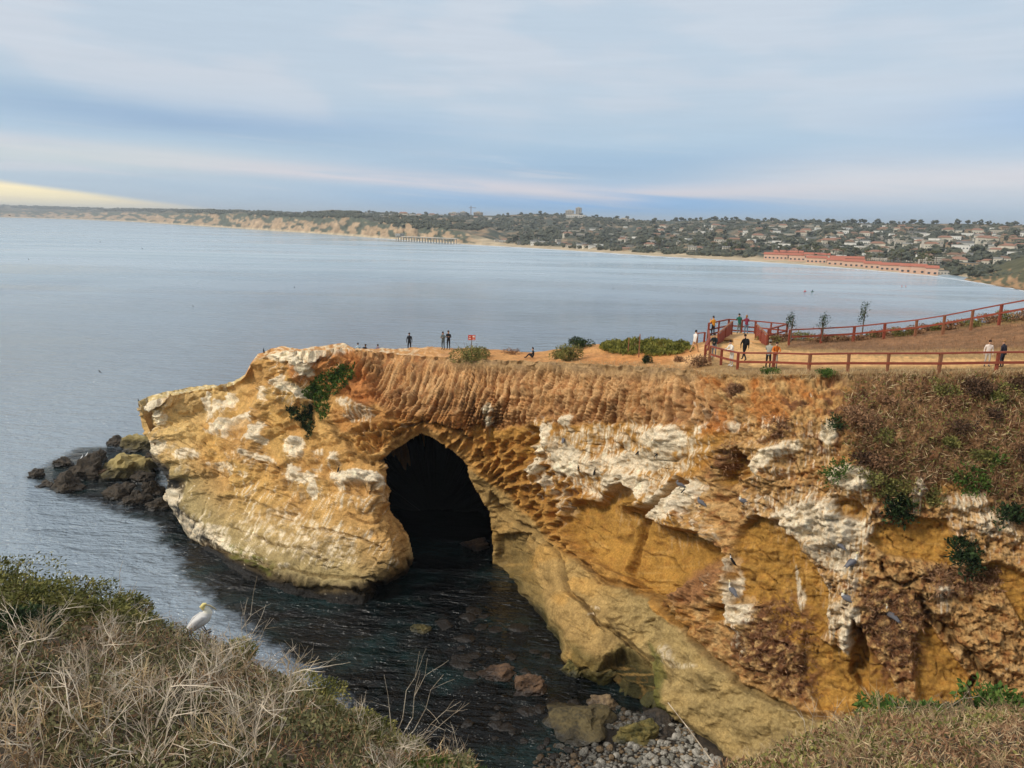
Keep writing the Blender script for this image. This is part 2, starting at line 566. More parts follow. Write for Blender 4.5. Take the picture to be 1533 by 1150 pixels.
    Y = Y + 5.0 * (1 - ss(tip, 0, 30)) ** 2
    # undercut above the tide line of the left block
    wlr = np.repeat(wl[None, :], NFc, 0)
    und = ss(py, wlr - 32, wlr - 24) * ss(px, 650, 600)
    Y = Y + 0.55 * und
    und2 = ss(py, wlr - 22, wlr) * ss(px, 800, 860)
    Y = Y + 0.9 * und2

    P0 = at_y(px, py, Y)
    n_w = fbm(px / 40, py / 30, oct=3, seed=169)
    # ---- relief along the normal, in metres
    xs3, ys3, zs3 = P0[..., 0], P0[..., 1], P0[..., 2]
    m_fl = mk([(523, 528), (560, 522), (640, 530), (760, 538), (900, 545), (1010, 552), (1095, 566), (1118, 600), (1110, 640), (1040, 640), (960, 632), (880, 632), (800, 630), (740, 640), (700, 655), (640, 645), (590, 628), (560, 600), (520, 560)], 14)
    m_diag = ss((wy - interp(wx, [(640, 640), (700, 700), (760, 742), (800, 785), (850, 835), (900, 868), (960, 897), (1000, 930), (1060, 985), (1100, 1020), (1200, 1062), (1300, 1110), (1500, 1150), (1900, 1250)])), -3, 3) * ss(px, 690, 712)
    m_left = np.maximum(ss(wx, 560, 500), ss(px, 640, 590) * ss(py, 640, 680))
    m_tafoni = mk([(530, 640), (620, 625), (700, 650), (760, 660), (800, 640), (830, 700), (870, 740), (860, 800), (900, 870), (840, 830), (780, 765), (720, 705), (690, 675), (640, 640), (560, 670), (530, 680)], 12)
    m_brush = mk([(1262, 585), (1290, 568), (1400, 556), (1900, 556), (1900, 780), (1533, 790), (1470, 742), (1430, 720), (1385, 740), (1340, 765), (1310, 735), (1285, 700), (1262, 640)], 34)
    m_rub = mk([(1040, 560), (1250, 560), (1270, 690), (1330, 770), (1450, 730), (1620, 780), (1900, 800), (1900, 1250), (1400, 1120), (1240, 1075), (1100, 1020), (1000, 930), (990, 880), (1060, 800), (1000, 760), (1060, 700), (1100, 640)], 20)
    disp = 0.40 * fbm(xs3 / 5, ys3 / 5, zs3 / 4, oct=3, seed=41)
    er = fbm(px / 34 + 0.3 * py / 34, py / 26, oct=5, seed=45)
    shelf = ss(er, -0.05, 0.12) + 0.7 * ss(er, 0.25, 0.38)
    upl = ss(px, 640, 560) * ss(py, 770, 700)
    disp = disp + (0.34 * upl + 0.12) * (shelf - 0.5) + 0.07 * np.abs(fbm(px / 9, py / 8, oct=3, seed=47)) * (0.4 + upl)
    fine = fbm(xs3 * 1.1, ys3 * 1.1, zs3 * 1.5, oct=4, seed=43)
    disp = disp + 0.10 * fine
    # flutes: ribs that lean to the right
    lean = interp(px, [(500, 0.75), (560, 0.55), (700, 0.32), (900, 0.28), (1040, 0.08), (1100, 0.05)])
    u = px + lean * (py - 540) + 3 * fbm(px / 40, py / 60, oct=2, seed=51)
    fl = ridged(u / 8.5, py / 75, 0.0, oct=2, seed=53)
    gp_ = perlin(u / 6.0, py / 95, 0.0, seed=152)
    groove = 1 - ss(np.abs(gp_), 0.02, 0.20)
    fl2 = perlin(u / 4.0, py / 16, 0.0, seed=57)
    holes = ss(perlin(u / 7.0, py / 17, 0.0, seed=59) + 0.5 * ss(py, 560, 625) - 0.15, 0.25, 0.55)
    band = ss(py - fr_py[None, :], 6, 22)
    disp = disp + m_fl * band * (0.50 * (fl - 0.45) - 0.60 * groove * (0.35 + 0.9 * ss(perlin(px / 38, py / 60, seed=191), -0.3, 0.35)) + 0.12 + 0.16 * fl2 + 0.30 * perlin(px / 26, py / 40, seed=193) - 0.09 * (1 - ss(np.abs(perlin(px / 90, py / 14, seed=195)), 0.02, 0.12)) - 0.22 * holes * (1 - ss(fl, 0.55, 0.8)))
    # overhanging cornice at the rim
    disp = disp + 0.22 * (1 - ss(py - fr_py[None, :], 8, 16)) * ss(px, 620, 700) * (0.6 + 0.8 * perlin(px / 22, 1.0, seed=4))
    # honeycomb weathering
    f1, f2 = worley(u / 17 + 0.2 * fine, py / 26, 3)
    cell = ss(f2 - f1, 0.02, 0.42)
    f1b, f2b = worley(px / 9, py / 15, 9)
    cellb = ss(f2b - f1b, 0.02, 0.5)
    disp = disp - m_tafoni * (0.62 * cell + 0.30 * cellb - 0.25)
    # bedding ledges of the rubble on the right
    led = perlin(px / 60 + py / 90, (py - 0.35 * px) / 13, 0.0, seed=61)
    lump = np.abs(fbm(px / 34, py / 26, oct=4, seed=67))
    rub = m_rub * (1 - 0.4 * m_brush)
    disp = disp + rub * (0.62 * (lump - 0.25) + 0.26 * led + 0.12 * np.abs(perlin(px / 9, py / 9, seed=71)) - 0.10)
    disp = disp + m_brush * 0.30 * fbm(px / 20, py / 20, oct=4, seed=73)
    # thin bedding seams on the smooth rock
    seam = np.zeros(px.shape)
    for line, wd, dp in ((([(735, 745), (760, 775), (800, 800), (830, 830), (850, 880), (870, 905), (900, 935), (940, 965), (975, 985)]), 3.5, 0.7),
                         (([(860, 838), (905, 868), (960, 892), (990, 905), (1010, 930), (1060, 985), (1110, 1030), (1180, 1060), (1230, 1075)]), 4.5, 0.6),
                         (([(1375, 895), (1400, 930), (1440, 970), (1480, 1010), (1500, 1030)]), 5.5, 0.9),
                         (([(1320, 845), (1330, 865), (1352, 878), (1372, 868)]), 3.5, 0.6),
                         (([(470, 615), (500, 640), (520, 672), (560, 690), (600, 688)]), 3.0, 0.45),
                         (([(350, 742), (400, 760), (440, 766)]), 2.0, 0.2), (([(450, 790), (520, 800), (570, 822)]), 2.0, 0.3), (([(380, 800), (430, 820), (490, 835)]), 2.0, 0.25),
                         (([(520, 770), (545, 783), (572, 780)]), 2.0, 0.3), (([(270, 800), (330, 826), (390, 842), (470, 862), (560, 868)]), 2.5, 0.25),
                         (([(540, 650), (600, 640), (650, 637), (690, 650), (706, 668)]), 3.0, 0.5)):
        L = np.array(line, float)
        dd = np.full(px.shape, 1e9)
        x0, y0 = L.min(0) - 20; x1, y1 = L.max(0) + 20
        sel = (wx > x0) & (wx < x1) & (wy > y0) & (wy < y1)
        q = dd[sel]
        for k in range(len(L) - 1):
            a_, b_ = L[k], L[k + 1]; e = b_ - a_
            tt = np.clip(((wx[sel] - a_[0]) * e[0] + (wy[sel] - a_[1]) * e[1]) / (e @ e), 0, 1)
            q = np.minimum(q, np.hypot(wx[sel] - a_[0] - tt * e[0], wy[sel] - a_[1] - tt * e[1]))
        dd[sel] = q
        s_ = ss(dd, wd * 1.6, wd * 0.2)
        seam = np.maximum(seam, s_)
        disp = disp - dp * s_
    # recessed smooth alcoves (sharp brow above)
    ALC = [([(868, 748), (895, 752), (915, 735), (935, 722), (955, 740), (962, 770), (945, 800), (930, 862), (870, 832), (846, 800), (838, 765)], 1.1),
           ([(950, 772), (990, 745), (1012, 715), (1035, 722), (1000, 745), (968, 775), (1000, 790), (1060, 800), (1086, 838), (1080, 850), (1030, 880), (990, 905), (950, 880), (925, 850)], 1.5),
           ([(1098, 790), (1130, 772), (1165, 780), (1205, 830), (1235, 880), (1240, 940), (1215, 975), (1170, 955), (1140, 905), (1098, 905), (1090, 850)], 0.9),
           ([(1200, 950), (1230, 960), (1262, 975), (1290, 960), (1310, 985), (1330, 1010), (1345, 1040), (1300, 1070), (1225, 1060), (1195, 1010)], 0.7),
           ([(1278, 925), (1292, 950), (1300, 985), (1298, 1040), (1270, 1010), (1272, 955)], 1.3),
           ([(1310, 786), (1365, 776), (1420, 780), (1432, 815), (1425, 845), (1370, 838), (1325, 830), (1300, 810)], 0.8),
           ([(1250, 752), (1275, 746), (1298, 764), (1290, 780), (1262, 775)], 0.8),
           ([(1365, 960), (1385, 930), (1430, 985), (1465, 1035), (1470, 1080), (1375, 1080)], 0.8),
           ([(1455, 1015), (1465, 1015), (1448, 1050), (1438, 1048)], 1.6),
           ([(1440, 855), (1490, 840), (1560, 870), (1545, 960), (1500, 880), (1455, 868)], 0.7),
           ([(1108, 690), (1122, 690), (1132, 712), (1112, 716)], 0.9),
           ([(1068, 720), (1085, 690), (1104, 668), (1112, 690), (1104, 715), (1085, 732)], 1.2),
           ([(905, 985), (935, 972), (968, 985), (975, 1010), (978, 1060), (945, 1062), (905, 1040), (893, 1010)], 1.3),
           ([(745, 800), (790, 800), (800, 850), (780, 860), (750, 845)], 0.6),
           ([(790, 640), (812, 640), (812, 665), (795, 668)], 0.9), ([(780, 665), (796, 662), (796, 685), (780, 690)], 0.8),
           ([(700, 640), (718, 636), (722, 655), (705, 660)], 0.9), ([(727, 642), (737, 642), (737, 662), (728, 664)], 0.7),
           ([(840, 775), (852, 768), (858, 800), (840, 800)], 0.8),
           ([(545, 652), (570, 650), (572, 675), (556, 682)], 0.7),
           ([(340, 640), (365, 622), (372, 640), (352, 662)], 0.6),
           ([(1062, 910), (1088, 905), (1092, 925), (1065, 930)], 0.7), ([(1210, 880), (1232, 878), (1232, 895), (1212, 892)], 0.6),
           ([(520, 725), (560, 722), (568, 740), (525, 742)], 0.5)]
    m_alc = np.zeros(px.shape)
    for poly, dp in ALC:
        k = mk(poly, 5, fine=True)
        disp = disp * (1 - 0.55 * k) - dp * k
        m_alc = np.maximum(m_alc, k)
    # knobs and brows: cx, cy, rx, ry, angle, height, guano
    KN = [(1010, 748, 52, 26, -30, 0.7, 1), (940, 725, 45, 22, 10, 0.7, .9), (985, 655, 28, 16, 0, .5, 1), (905, 700, 45, 18, 0, .4, .8), (850, 690, 28, 26, 20, .5, 1), (848, 628, 11, 9, 0, .5, 1),
          (731, 612, 9, 9, 0, .5, 1), (730, 630, 7, 9, 0, .3, .9), (815, 655, 14, 26, 20, .5, .9), (800, 698, 12, 16, 30, .5, .9), (815, 720, 12, 10, 0, .5, .9), (880, 748, 14, 8, 10, .6, .1), (935, 757, 20, 7, 5, .6, .1),
          (945, 752, 24, 9, 0, .7, .2), (1005, 655, 24, 22, 30, .3, 1), (960, 690, 50, 18, 0, .2, .9), (845, 765, 16, 9, 40, .5, .7), (915, 795, 7, 6, 0, .35, .1), (945, 755, 12, 7, 0, .5, .05),
          (1040, 770, 30, 30, 50, .5, .5), (1060, 795, 26, 14, 30, .5, .5), (1045, 870, 48, 30, -30, .8, .15), (1080, 880, 22, 18, 0, .6, .3), (1110, 915, 22, 26, 0, .6, .9), (1095, 845, 9, 12, 0, .3, 1),
          (1140, 690, 34, 14, -40, .6, .9), (1180, 670, 26, 12, -10, .5, .8), (1240, 650, 14, 18, 0, .5, 1), (1150, 705, 22, 16, 0, .5, .4), (1200, 770, 60, 22, -15, .6, .9), (1275, 715, 36, 20, 10, .8, 1), (1240, 790, 70, 28, 5, .5, .95),
          (1250, 830, 50, 30, 20, .4, .8), (1270, 870, 26, 20, 0, .5, .6), (1262, 920, 30, 24, 0, .7, .8), (1270, 950, 12, 18, 0, .4, .9), (1330, 850, 34, 24, 0, .5, .1), (1400, 860, 60, 24, -15, .6, .1), (1410, 900, 50, 26, 10, .5, .3),
          (1480, 780, 36, 24, 20, .7, .7), (1450, 750, 34, 14, -15, .6, .7), (1375, 735, 12, 22, 10, .5, .8), (1480, 940, 40, 40, 0, .7, .05), (1500, 990, 30, 24, 20, .5, .05), (1520, 820, 30, 30, 0, .5, .4), (1412, 885, 12, 12, 0, .3, .9),
          (1152, 868, 12, 12, 50, .4, .3), (1110, 820, 12, 6, 0, .4, .4), (1145, 828, 28, 9, 0, .4, .2), (1115, 848, 16, 6, 5, .35, .1), (1130, 870, 10, 5, 10, .3, .1), (1150, 950, 60, 40, 0, .4, 0),
          (425, 530, 30, 10, 0, .6, 1), (455, 545, 12, 24, -30, .5, 1), (500, 528, 34, 9, -10, .5, .7), (470, 527, 20, 7, 0, .5, .8), (440, 583, 40, 8, 22, .6, 1), (395, 590, 14, 12, 0, .5, .8), (420, 567, 8, 6, 0, .3, .8),
          (335, 610, 30, 9, -38, .7, 1), (312, 603, 8, 14, 0, .5, 1), (350, 632, 44, 8, -27, .7, 1), (385, 645, 14, 16, 30, .5, 1), (393, 655, 6, 14, -20, .4, .9), (350, 668, 34, 26, 10, .5, .3), (355, 682, 30, 12, 5, .4, .5), (390, 685, 26, 6, 15, .5, .8),
          (340, 700, 26, 8, 5, .5, .6), (443, 670, 17, 16, 0, .7, 1), (478, 676, 9, 6, 0, .4, .7), (438, 708, 14, 13, 0, .7, 1), (462, 718, 18, 12, 10, .7, 1), (475, 735, 7, 16, 25, .3, 1), (450, 730, 14, 9, 0, .4, .4), (503, 685, 12, 9, 40, .5, .9),
          (478, 700, 6, 9, 20, .3, .6), (535, 715, 40, 13, 0, .7, 1), (560, 722, 14, 14, 40, .6, 1), (570, 745, 14, 20, -20, .6, .5), (515, 730, 8, 9, 0, .4, .7), (540, 755, 9, 12, 0, .3, .5), (560, 760, 16, 6, -15, .4, .2),
          (350, 707, 10, 6, 0, .3, .7), (372, 712, 8, 5, 0, .3, .6), (235, 668, 22, 12, 0, .8, .8), (280, 680, 22, 9, 0, .5, .8), (240, 625, 12, 12, 0, .6, .9), (225, 604, 18, 5, -20, .5, 1), (262, 745, 18, 14, 0, .8, .9),
          (540, 620, 26, 12, -10, .5, .6), (520, 603, 22, 9, 20, .5, .7), (575, 640, 50, 10, -12, .4, .3), (600, 590, 20, 10, 0, .3, .1),
          (425, 848, 12, 5, -5, .4, .6), (450, 868, 26, 8, 0, .5, .1), (560, 862, 22, 6, 0, .4, .2), (1000, 985, 14, 18, -40, .5, .35), (1050, 1030, 14, 5, 0, .3, .2), (1010, 1062, 10, 5, 20, .4, .1), (1075, 1140, 12, 16, 0, .5, .2),
          (888, 912, 10, 5, 0, .25, .6), (870, 1020, 18, 14, 0, .5, 0), (1175, 890, 5, 30, -10, .15, .5)]
    kg = np.zeros(px.shape)
    for cx, cy, rx, ry, an, hh, gu in KN:
        k = el(cx, cy, rx, ry, 0.7, an)
        kd = el(cx, cy + ry * 0.15, rx, ry, 1.3, an)
        disp = disp + hh * (0.55 if cx < 620 else 0.8) * kd * (1 + 0.5 * fine)
        kg = np.maximum(kg, gu * k)
    # strong grain on everything that is not smooth rock
    rough = np.clip(m_fl * 0.14 + m_tafoni * 0.6 + rub + m_brush + kg * 0.7, 0, 1) * (1 - m_alc)
    f1c, f2c = worley(px / 6.0, py / 5.0, 17)
    disp = disp + rough * (0.10 * fbm(px / 5.5, py / 5, oct=3, seed=83) - 0.07 * ss(f1c, 0.45, 0.1))
    # open bedding cracks, dipping to the right
    bq = (py - 0.42 * px + 10 * n_w) / 15.0
    crk = (1 - ss(np.abs(perlin(bq, px / 70 + py / 200, seed=171)), 0.015, 0.075)) * ss(perlin(px / 50, py / 30, seed=173), -0.1, 0.35)
    crk = np.maximum(crk, (1 - ss(np.abs(perlin(px / 30 + 0.2 * n_w, py / 55, seed=175)), 0.01, 0.05)) * ss(perlin(px / 45, py / 45, seed=177), 0.1, 0.45))
    crk = crk * (1 - m_fl) * (1 - 0.8 * m_brush) * ss(py - fr_py[None, :], 14, 40)
    disp = disp - 0.22 * crk
    # ---- normals of the base surface
    du = np.gradient(P0, axis=1); dv = np.gradient(P0, axis=0)
    N = np.cross(dv, du); N /= np.linalg.norm(N, axis=-1)[..., None] + 1e-9
    N[(N * (P0 - np.array([0, 0, CAMZ]))).sum(-1) > 0] *= -1
    k5 = np.ones(9) / 9
    for c in range(3):
        N[..., c] = np.apply_along_axis(lambda v: np.convolve(np.pad(v, 4, 'edge'), k5, 'valid'), 1, N[..., c])
    N /= np.linalg.norm(N, axis=-1)[..., None] + 1e-9
    edge = ss(t, 0, 0.015) * ss(px - (207 + lx), 0, 6)
    Pf = P0 + N * (disp * edge)[..., None]

    # ---- colours (albedo)
    def A3(c, k=1.0):
        return (lambda q: (q * 0.97 + 0.03 * q @ np.array([.3, .5, .2])) * k)(np.array(lin(c)))
    col = np.zeros(px.shape + (3,)) + A3((198, 154, 92))

    def lay(c, m):
        nonlocal col
        col = col * (1 - m[..., None]) + A3(c) * m[..., None]
    n_a = fbm(px / 60, py / 45, oct=4, seed=91); n_b = fbm(px / 14, py / 12, oct=4, seed=93)
    right = ss(px, 690, 730)
    lay((188, 140, 68), right * (1 - m_diag) * 0.9)
    lay((170, 116, 44), right * (1 - m_diag) * ss(n_a, -0.1, 0.5) * 0.7)
    lay((182, 150, 94), m_diag)
    lay((192, 150, 82), m_diag * ss(n_a, 0, 0.5) * 0.8)
    lay((204, 166, 98), ss(wx, 560, 420) * ss(n_a, -0.3, 0.4) * 0.7)
    lay((212, 182, 124), mk([(207, 600), (290, 578), (370, 570), (345, 600), (300, 640), (300, 690), (260, 700), (215, 640)], 30) * 0.6)
    # lower, greyer stone of the tide zone
    tide = ss(wy - wlr, -85, -25)
    lay((150, 136, 98), tide * ss(px, 690, 640) * 0.8)
    lay((140, 128, 88), ss(wy - wlr, -60, 0) * ss(px, 740, 800) * 0.35)
    lay((172, 156, 112), ss(px, 600, 500) * ss(px, 240, 280) * ss(wy - wlr, -150, -60) * 0.75)
    lay((170, 150, 102), m_diag * ss(px, 860, 980) * 0.7)
    lay((64, 50, 38), ss(wy - wlr, -40, -26) * ss(px, 640, 600) * 0.8)
    lay((26, 23, 20), ss(wy - wlr, -28, -14) * ss(px, 640, 600))
    lay((52, 50, 34), ss(wy - wlr, -26, -4) * ss(px, 740, 800) * 0.9)
    lay((92, 100, 20), ss(wx, 330, 350) * ss(wx, 425, 395) * ss(wy - wlr, -50, -40) * ss(wy - wlr, -22, -32) * ss(n_b, -0.3, 0.3) * 0.9)
    # algae and shade-loving green in the hollow right of the mouth
    lay((62, 66, 30), mk([(742, 800), (775, 800), (800, 850), (815, 910), (845, 950), (850, 1000), (830, 960), (790, 890), (742, 850)], 12) * 0.4)
    lay((56, 62, 22), mk([(893, 985), (935, 968), (975, 985), (990, 1060), (980, 1085), (890, 1040), (850, 1010), (855, 960)], 14) * 0.6)
    lay((34, 38, 18), mk([(905, 990), (935, 978), (960, 985), (970, 1020), (975, 1050), (930, 1050), (900, 1020)], 10) * 0.85)
    lay((84, 92, 34), mk([(975, 960), (992, 985), (992, 1050), (1010, 1080), (985, 1080), (972, 1020)], 8) * 0.7)
    # red-brown fluted beds
    lay((196, 148, 96), m_fl)
    lay((218, 176, 126), m_fl * ss(fl, 0.35, 0.8) * 0.8)  # paler highlights painted on the ribs
    lay((128, 84, 48), m_fl * np.clip(groove + holes * 0.6, 0, 1) * 0.75)  # groove and hole shade painted into the colour
    lay((150, 92, 48), m_fl * ss(n_b, 0.1, 0.5) * 0.5)
    lay((174, 120, 68), m_fl * ss(py - fr_py[None, :], 70, 105) * 0.6)
    rimb = (1 - ss(py - fr_py[None, :], 6, 26 + 8 * n_b)) * ss(px, 620, 720)
    lay((172, 142, 102), rimb * 0.9)
    lay((128, 104, 76), rimb * ss(n_b, -0.1, 0.4) * 0.7)
    lay((198, 132, 74), mk([(430, 540), (530, 520), (545, 545), (560, 590), (540, 605), (505, 595), (480, 580), (440, 570)], 12) * 0.9)
    lay((186, 122, 68), mk([(505, 575), (560, 560), (580, 600), (540, 610)], 12) * 0.7)
    lay((180, 124, 66), mk([(500, 610), (700, 620), (700, 650), (640, 645), (560, 670), (500, 640)], 14) * 0.6)
    lay((204, 152, 78), m_tafoni * 0.6)
    lay((150, 96, 30), m_tafoni * cell * 0.6)
    # rubble on the right: straw, brown, rust
    lay((202, 160, 104), rub * (1 - m_alc) * ss(px, 1010, 1060) * 0.85)
    lay((150, 98, 52), rub * (1 - m_alc) * ss(n_b, 0.0, 0.5) * 0.8)
    lay((222, 184, 128), rub * (1 - m_alc) * ss(n_b, -0.1, -0.5) * 0.7)
    lay((186, 112, 44), mk([(1050, 565), (1250, 570), (1250, 620), (1130, 640), (1040, 660)], 16) * ss(n_a, -0.3, 0.3) * 0.6)
    lay((184, 138, 62), m_alc * (1 - m_diag) * right)
    lay((166, 118, 52), m_alc * ss(n_b, 0, 0.5) * right * (1 - m_diag) * 0.7)
    lay((166, 118, 78), el(1045, 870, 48, 32, 0.5, -30) * 0.9)
    for cx, cy, rx, ry in ((1165, 940, 55, 50), (1190, 1010, 40, 30), (1330, 930, 60, 60), (1345, 1000, 40, 30), (1140, 975, 50, 35), (1235, 665, 18, 16), (1165, 645, 22, 18), (1355, 770, 30, 22), (1085, 700, 22, 30),
                           (1100, 585, 18, 14), (1190, 600, 20, 10), (1440, 870, 60, 20), (1325, 770, 18, 26), (1250, 600, 16, 60)):
        lay((122, 82, 54), el(cx, cy, rx, ry, 0.9, 0, False) * ss(n_b, -0.25, 0.15) * 0.9)
    lay((132, 98, 68), m_brush * 0.95)
    lay((178, 138, 94), m_brush * ss(n_a, 0.05, 0.4) * 0.8)
    lay((134, 78, 50), m_brush * ss(n_a, -0.1, -0.5) * 0.5)
    lay((88, 62, 42), m_brush * ss(n_b, -0.1, 0.4) * 0.8)
    lay((150, 116, 80), m_brush * ss(n_b, -0.15, -0.5) * 0.7)
    asm = np.clip(m_alc * right, 0, 1)
    vs = perlin(px / 5 + 2 * n_b, py / 50, seed=161); hs_ = perlin(px / 45, py / 5, seed=163)
    lay((132, 96, 46), asm * ss(vs, 0.2, 0.6) * 0.45)
    lay((210, 168, 98), asm * ss(hs_, 0.15, 0.5) * 0.35)
    # seams darker than the rock beside them
    lay((112, 92, 56), seam * 0.5)
    # ---- guano: crusts on the knobs, runs below them
    stk = 1.15 * perlin((px + 0.08 * py) / 3.0, py / 34, 0.0, seed=97) + 0.7 * perlin(px / 1.7, py / 18, 0.0, seed=99)
    crust = fbm(px / 7, py / 6, oct=3, seed=101)
    fields = [(mk([(790, 632), (900, 632), (1010, 630), (1060, 640), (1040, 700), (1000, 740), (930, 755), (860, 740), (820, 705), (800, 680)], 34), .66),
              (mk([(1070, 620), (1140, 620), (1250, 625), (1255, 670), (1180, 720), (1090, 680)], 14), .34),
              (mk([(1110, 740), (1230, 720), (1310, 740), (1320, 800), (1260, 860), (1200, 800), (1110, 770)], 34), .56),
              (mk([(965, 760), (1010, 722), (1032, 745), (1022, 778), (1000, 778)], 6), .95),
              (mk([(1215, 850), (1290, 830), (1290, 900), (1240, 960), (1225, 910)], 22), .38),
              (mk([(1380, 735), (1460, 735), (1520, 770), (1533, 820), (1470, 800), (1440, 850), (1400, 760)], 26), .46),
              (mk([(245, 745), (300, 780), (345, 790), (350, 830), (300, 815), (255, 785)], 10), .75),
              (mk([(360, 760), (440, 755), (480, 780), (540, 790), (535, 840), (470, 845), (400, 830), (350, 800)], 16), .55),
              (mk([(460, 800), (500, 800), (500, 850), (465, 850)], 8), .35), (mk([(230, 650), (290, 660), (290, 700), (240, 690)], 8), .35),
              (mk([(207, 598), (260, 585), (250, 625), (215, 625)], 8), .45), (mk([(370, 515), (520, 512), (530, 530), (440, 545), (385, 540)], 6), .62),
              (mk([(1030, 600), (1075, 610), (1070, 690), (1030, 690)], 8), .3)]
    gf = np.zeros(px.shape)
    for m_, s_ in fields:
        gf = np.maximum(gf, m_ * s_)
    # diagonal dribbles on the left block
    v = px + 0.55 * (py - 780)
    drib = perlin(v / 2.6, (py - 0.2 * px) / 34, 0.0, seed=103)
    leftstreak = mk([(240, 720), (600, 735), (600, 850), (400, 850), (250, 790)], 20) * 0.42
    gl = np.clip(leftstreak, 0, 1)
    guano = ss(gf * 0.80 + 0.50 * stk * (1 - m_left) + 0.46 * drib * m_left + 0.28 * crust + 0.30 * n_b, 0.30, 0.86) * ss(gf, 0.02, 0.2)
    guano = np.maximum(guano, ss(drib + 0.45 * n_a + gl, 0.72, 1.0) * ss(gl, 0.05, 0.2) * 0.8)
    guano = np.maximum(guano, ss(kg * 0.95 + 0.34 * crust + 0.30 * stk, 0.38, 0.85) * ss(kg, 0.04, 0.25))
    guano = np.maximum(guano, 0.8 * ss(fbm(px / 10, py / 9, oct=3, seed=107) + 0.15 * n_a, 0.78, 0.95) * (1 - m_diag) * (1 - m_alc) * (1 - m_fl) * (1 - m_brush))
    tail = np.zeros(px.shape)
    for cx, cy, rx, ry, an, hh, gu in KN:
        if gu > 0.45: tail = np.maximum(tail, gu * el(cx - 0.12 * ry, cy + ry * 1.1, rx * 0.85, ry * 1.5 + 6, 0.8, an * 0.5))
    guano = np.maximum(guano, ss(tail * 0.55 + 0.75 * stk * (1 - m_left) + 0.75 * drib * m_left, 0.55, 0.95) * ss(tail, 0.05, 0.3) * 0.85)
    guano *= (1 - 0.8 * m_alc)
    for cx, cy, rx, ry, an, s_ in ((1188, 880, 3, 34, -8, .9), (1194, 900, 6, 14, 0, .8), (1265, 965, 9, 16, 0, 1), (1095, 885, 5, 30, 8, .9), (1002, 980, 8, 16, -30, .55), (1020, 996, 20, 5, 0, .5), (1410, 892, 10, 14, 0, .6)):
        guano = np.maximum(guano, el(cx, cy, rx, ry, 0.6, an) * ss(stk + 0.9 * s_, 0.2, 0.6) * s_)
    gcol = A3((242, 230, 206)) * (1 - 0.35 * ss(crust, -0.2, 0.7)[..., None]) + A3((206, 164, 112)) * (0.35 * ss(crust, -0.2, 0.7)[..., None])
    col *= (1 - 0.45 * np.clip(ss(f1c, 0.38, 0.12) * rough, 0, 1))[..., None]  # pit shade painted into the rock colour
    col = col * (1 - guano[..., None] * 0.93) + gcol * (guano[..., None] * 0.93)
    fs = perlin(u / 2.6, py / 40, seed=181) + 0.6 * perlin(px / 1.8, py / 20, seed=183)
    col *= (1 + 0.18 * n_b + 0.12 * n_a + 0.09 * fs)[..., None]
    col *= (1 - 0.35 * crk)[..., None]
    wet = np.clip(ss(wy - wlr, -24, -8), 0, 1)
    cav = poly_sd(px, py, CAVE)

    # ---- plateau between the skyline and the front rim, and the far flank behind it
    s = np.linspace(0, 1, NT)[:, None]
    Psky = at_z(pxs, sky_py, sky_z)
    # straight in ground plan; height by interpolation, so that it stays inside its two rims in the photo
    Pt = Psky[None] * (1 - s)[..., None] + Pf[0][None] * s[..., None]
    bumps = 0.16 * fbm(Pt[..., 0] / 2.2, Pt[..., 1] / 2.2, oct=4, seed=111) + 0.22 * fbm(Pt[..., 0] / 6, Pt[..., 1] / 6, oct=2, seed=113) * ss(pxs, 1040, 1000)[None, :]
    Pt[..., 2] += bumps * np.sin(np.pi * s) ** 0.6 * np.where((pxs > 1040), 0.35, 1.0)[None, :]
    qpx = np.repeat(pxs[None], NT, 0); qpy = sky_py[None] * (1 - s) + fr_py[None] * s
    tn = fbm(qpx / 30, qpy / 8, oct=4, seed=117); tn2 = fbm(qpx / 7, qpy / 3, oct=3, seed=119)
    tcol = np.zeros(qpx.shape + (3,)) + A3((204, 150, 92))

    def layt(c, m):
        nonlocal tcol
        tcol = tcol * (1 - m[..., None]) + A3(c) * m[..., None]

    def mt(poly, f=3):
        return ss(poly_sd(qpx + 6 * tn, qpy + 1.5 * tn2, np.asarray(poly, float)), -f / 2, f / 2)
    layt((190, 134, 82), ss(qpx, 1000, 900) * ss(tn, -0.2, 0.3) * 0.7)
    layt((224, 205, 172), ss(qpx, 700, 560) * ss(tn2 + tn * 0.5, -0.15, 0.3) * 0.85)
    layt((212, 188, 134), ss(qpx, 372, 360))
    layt((226, 214, 186), ss(qpx, 372, 360) * ss(tn2, 0.1, 0.4))
    layt((166, 134, 88), ss(qpx, 1010, 1080) * 1.0)
    layt((134, 100, 70), mt([(1180, 500), (1300, 500), (1533, 486), (1900, 440), (1900, 520), (1533, 528), (1300, 530), (1180, 525)], 6))
    layt((152, 112, 78), mt([(1200, 505), (1350, 508), (1560, 480), (1900, 450), (1900, 500), (1533, 520), (1350, 524)], 6) * ss(tn, -0.4, 0.3))
    layt((110, 92, 58), mt([(1100, 485), (1300, 480), (1533, 455), (1900, 400), (1900, 440), (1533, 486), (1320, 500), (1150, 512)], 6) * ss(tn2, -0.3, 0.2))
    layt((216, 170, 112), mt([(1060, 530), (1095, 515), (1110, 500), (1125, 515), (1150, 528), (1300, 538), (1420, 541), (1600, 543), (1600, 548), (1420, 552), (1300, 552), (1110, 552), (1075, 545)], 4))
    layt((226, 178, 122), mt([(1000, 540), (1035, 528), (1060, 515), (1070, 520), (1050, 545), (1020, 552)], 5))
    layt((210, 140, 74), mt([(960, 530), (1040, 516), (1050, 530), (1000, 545), (900, 548), (870, 540)], 5) * 0.6)
    layt((140, 108, 66), ss(qpy, fr_py[None] - 9, fr_py[None] - 2) * ss(tn2, -0.3, 0.3) * ss(qpx, 840, 900) * 0.8)
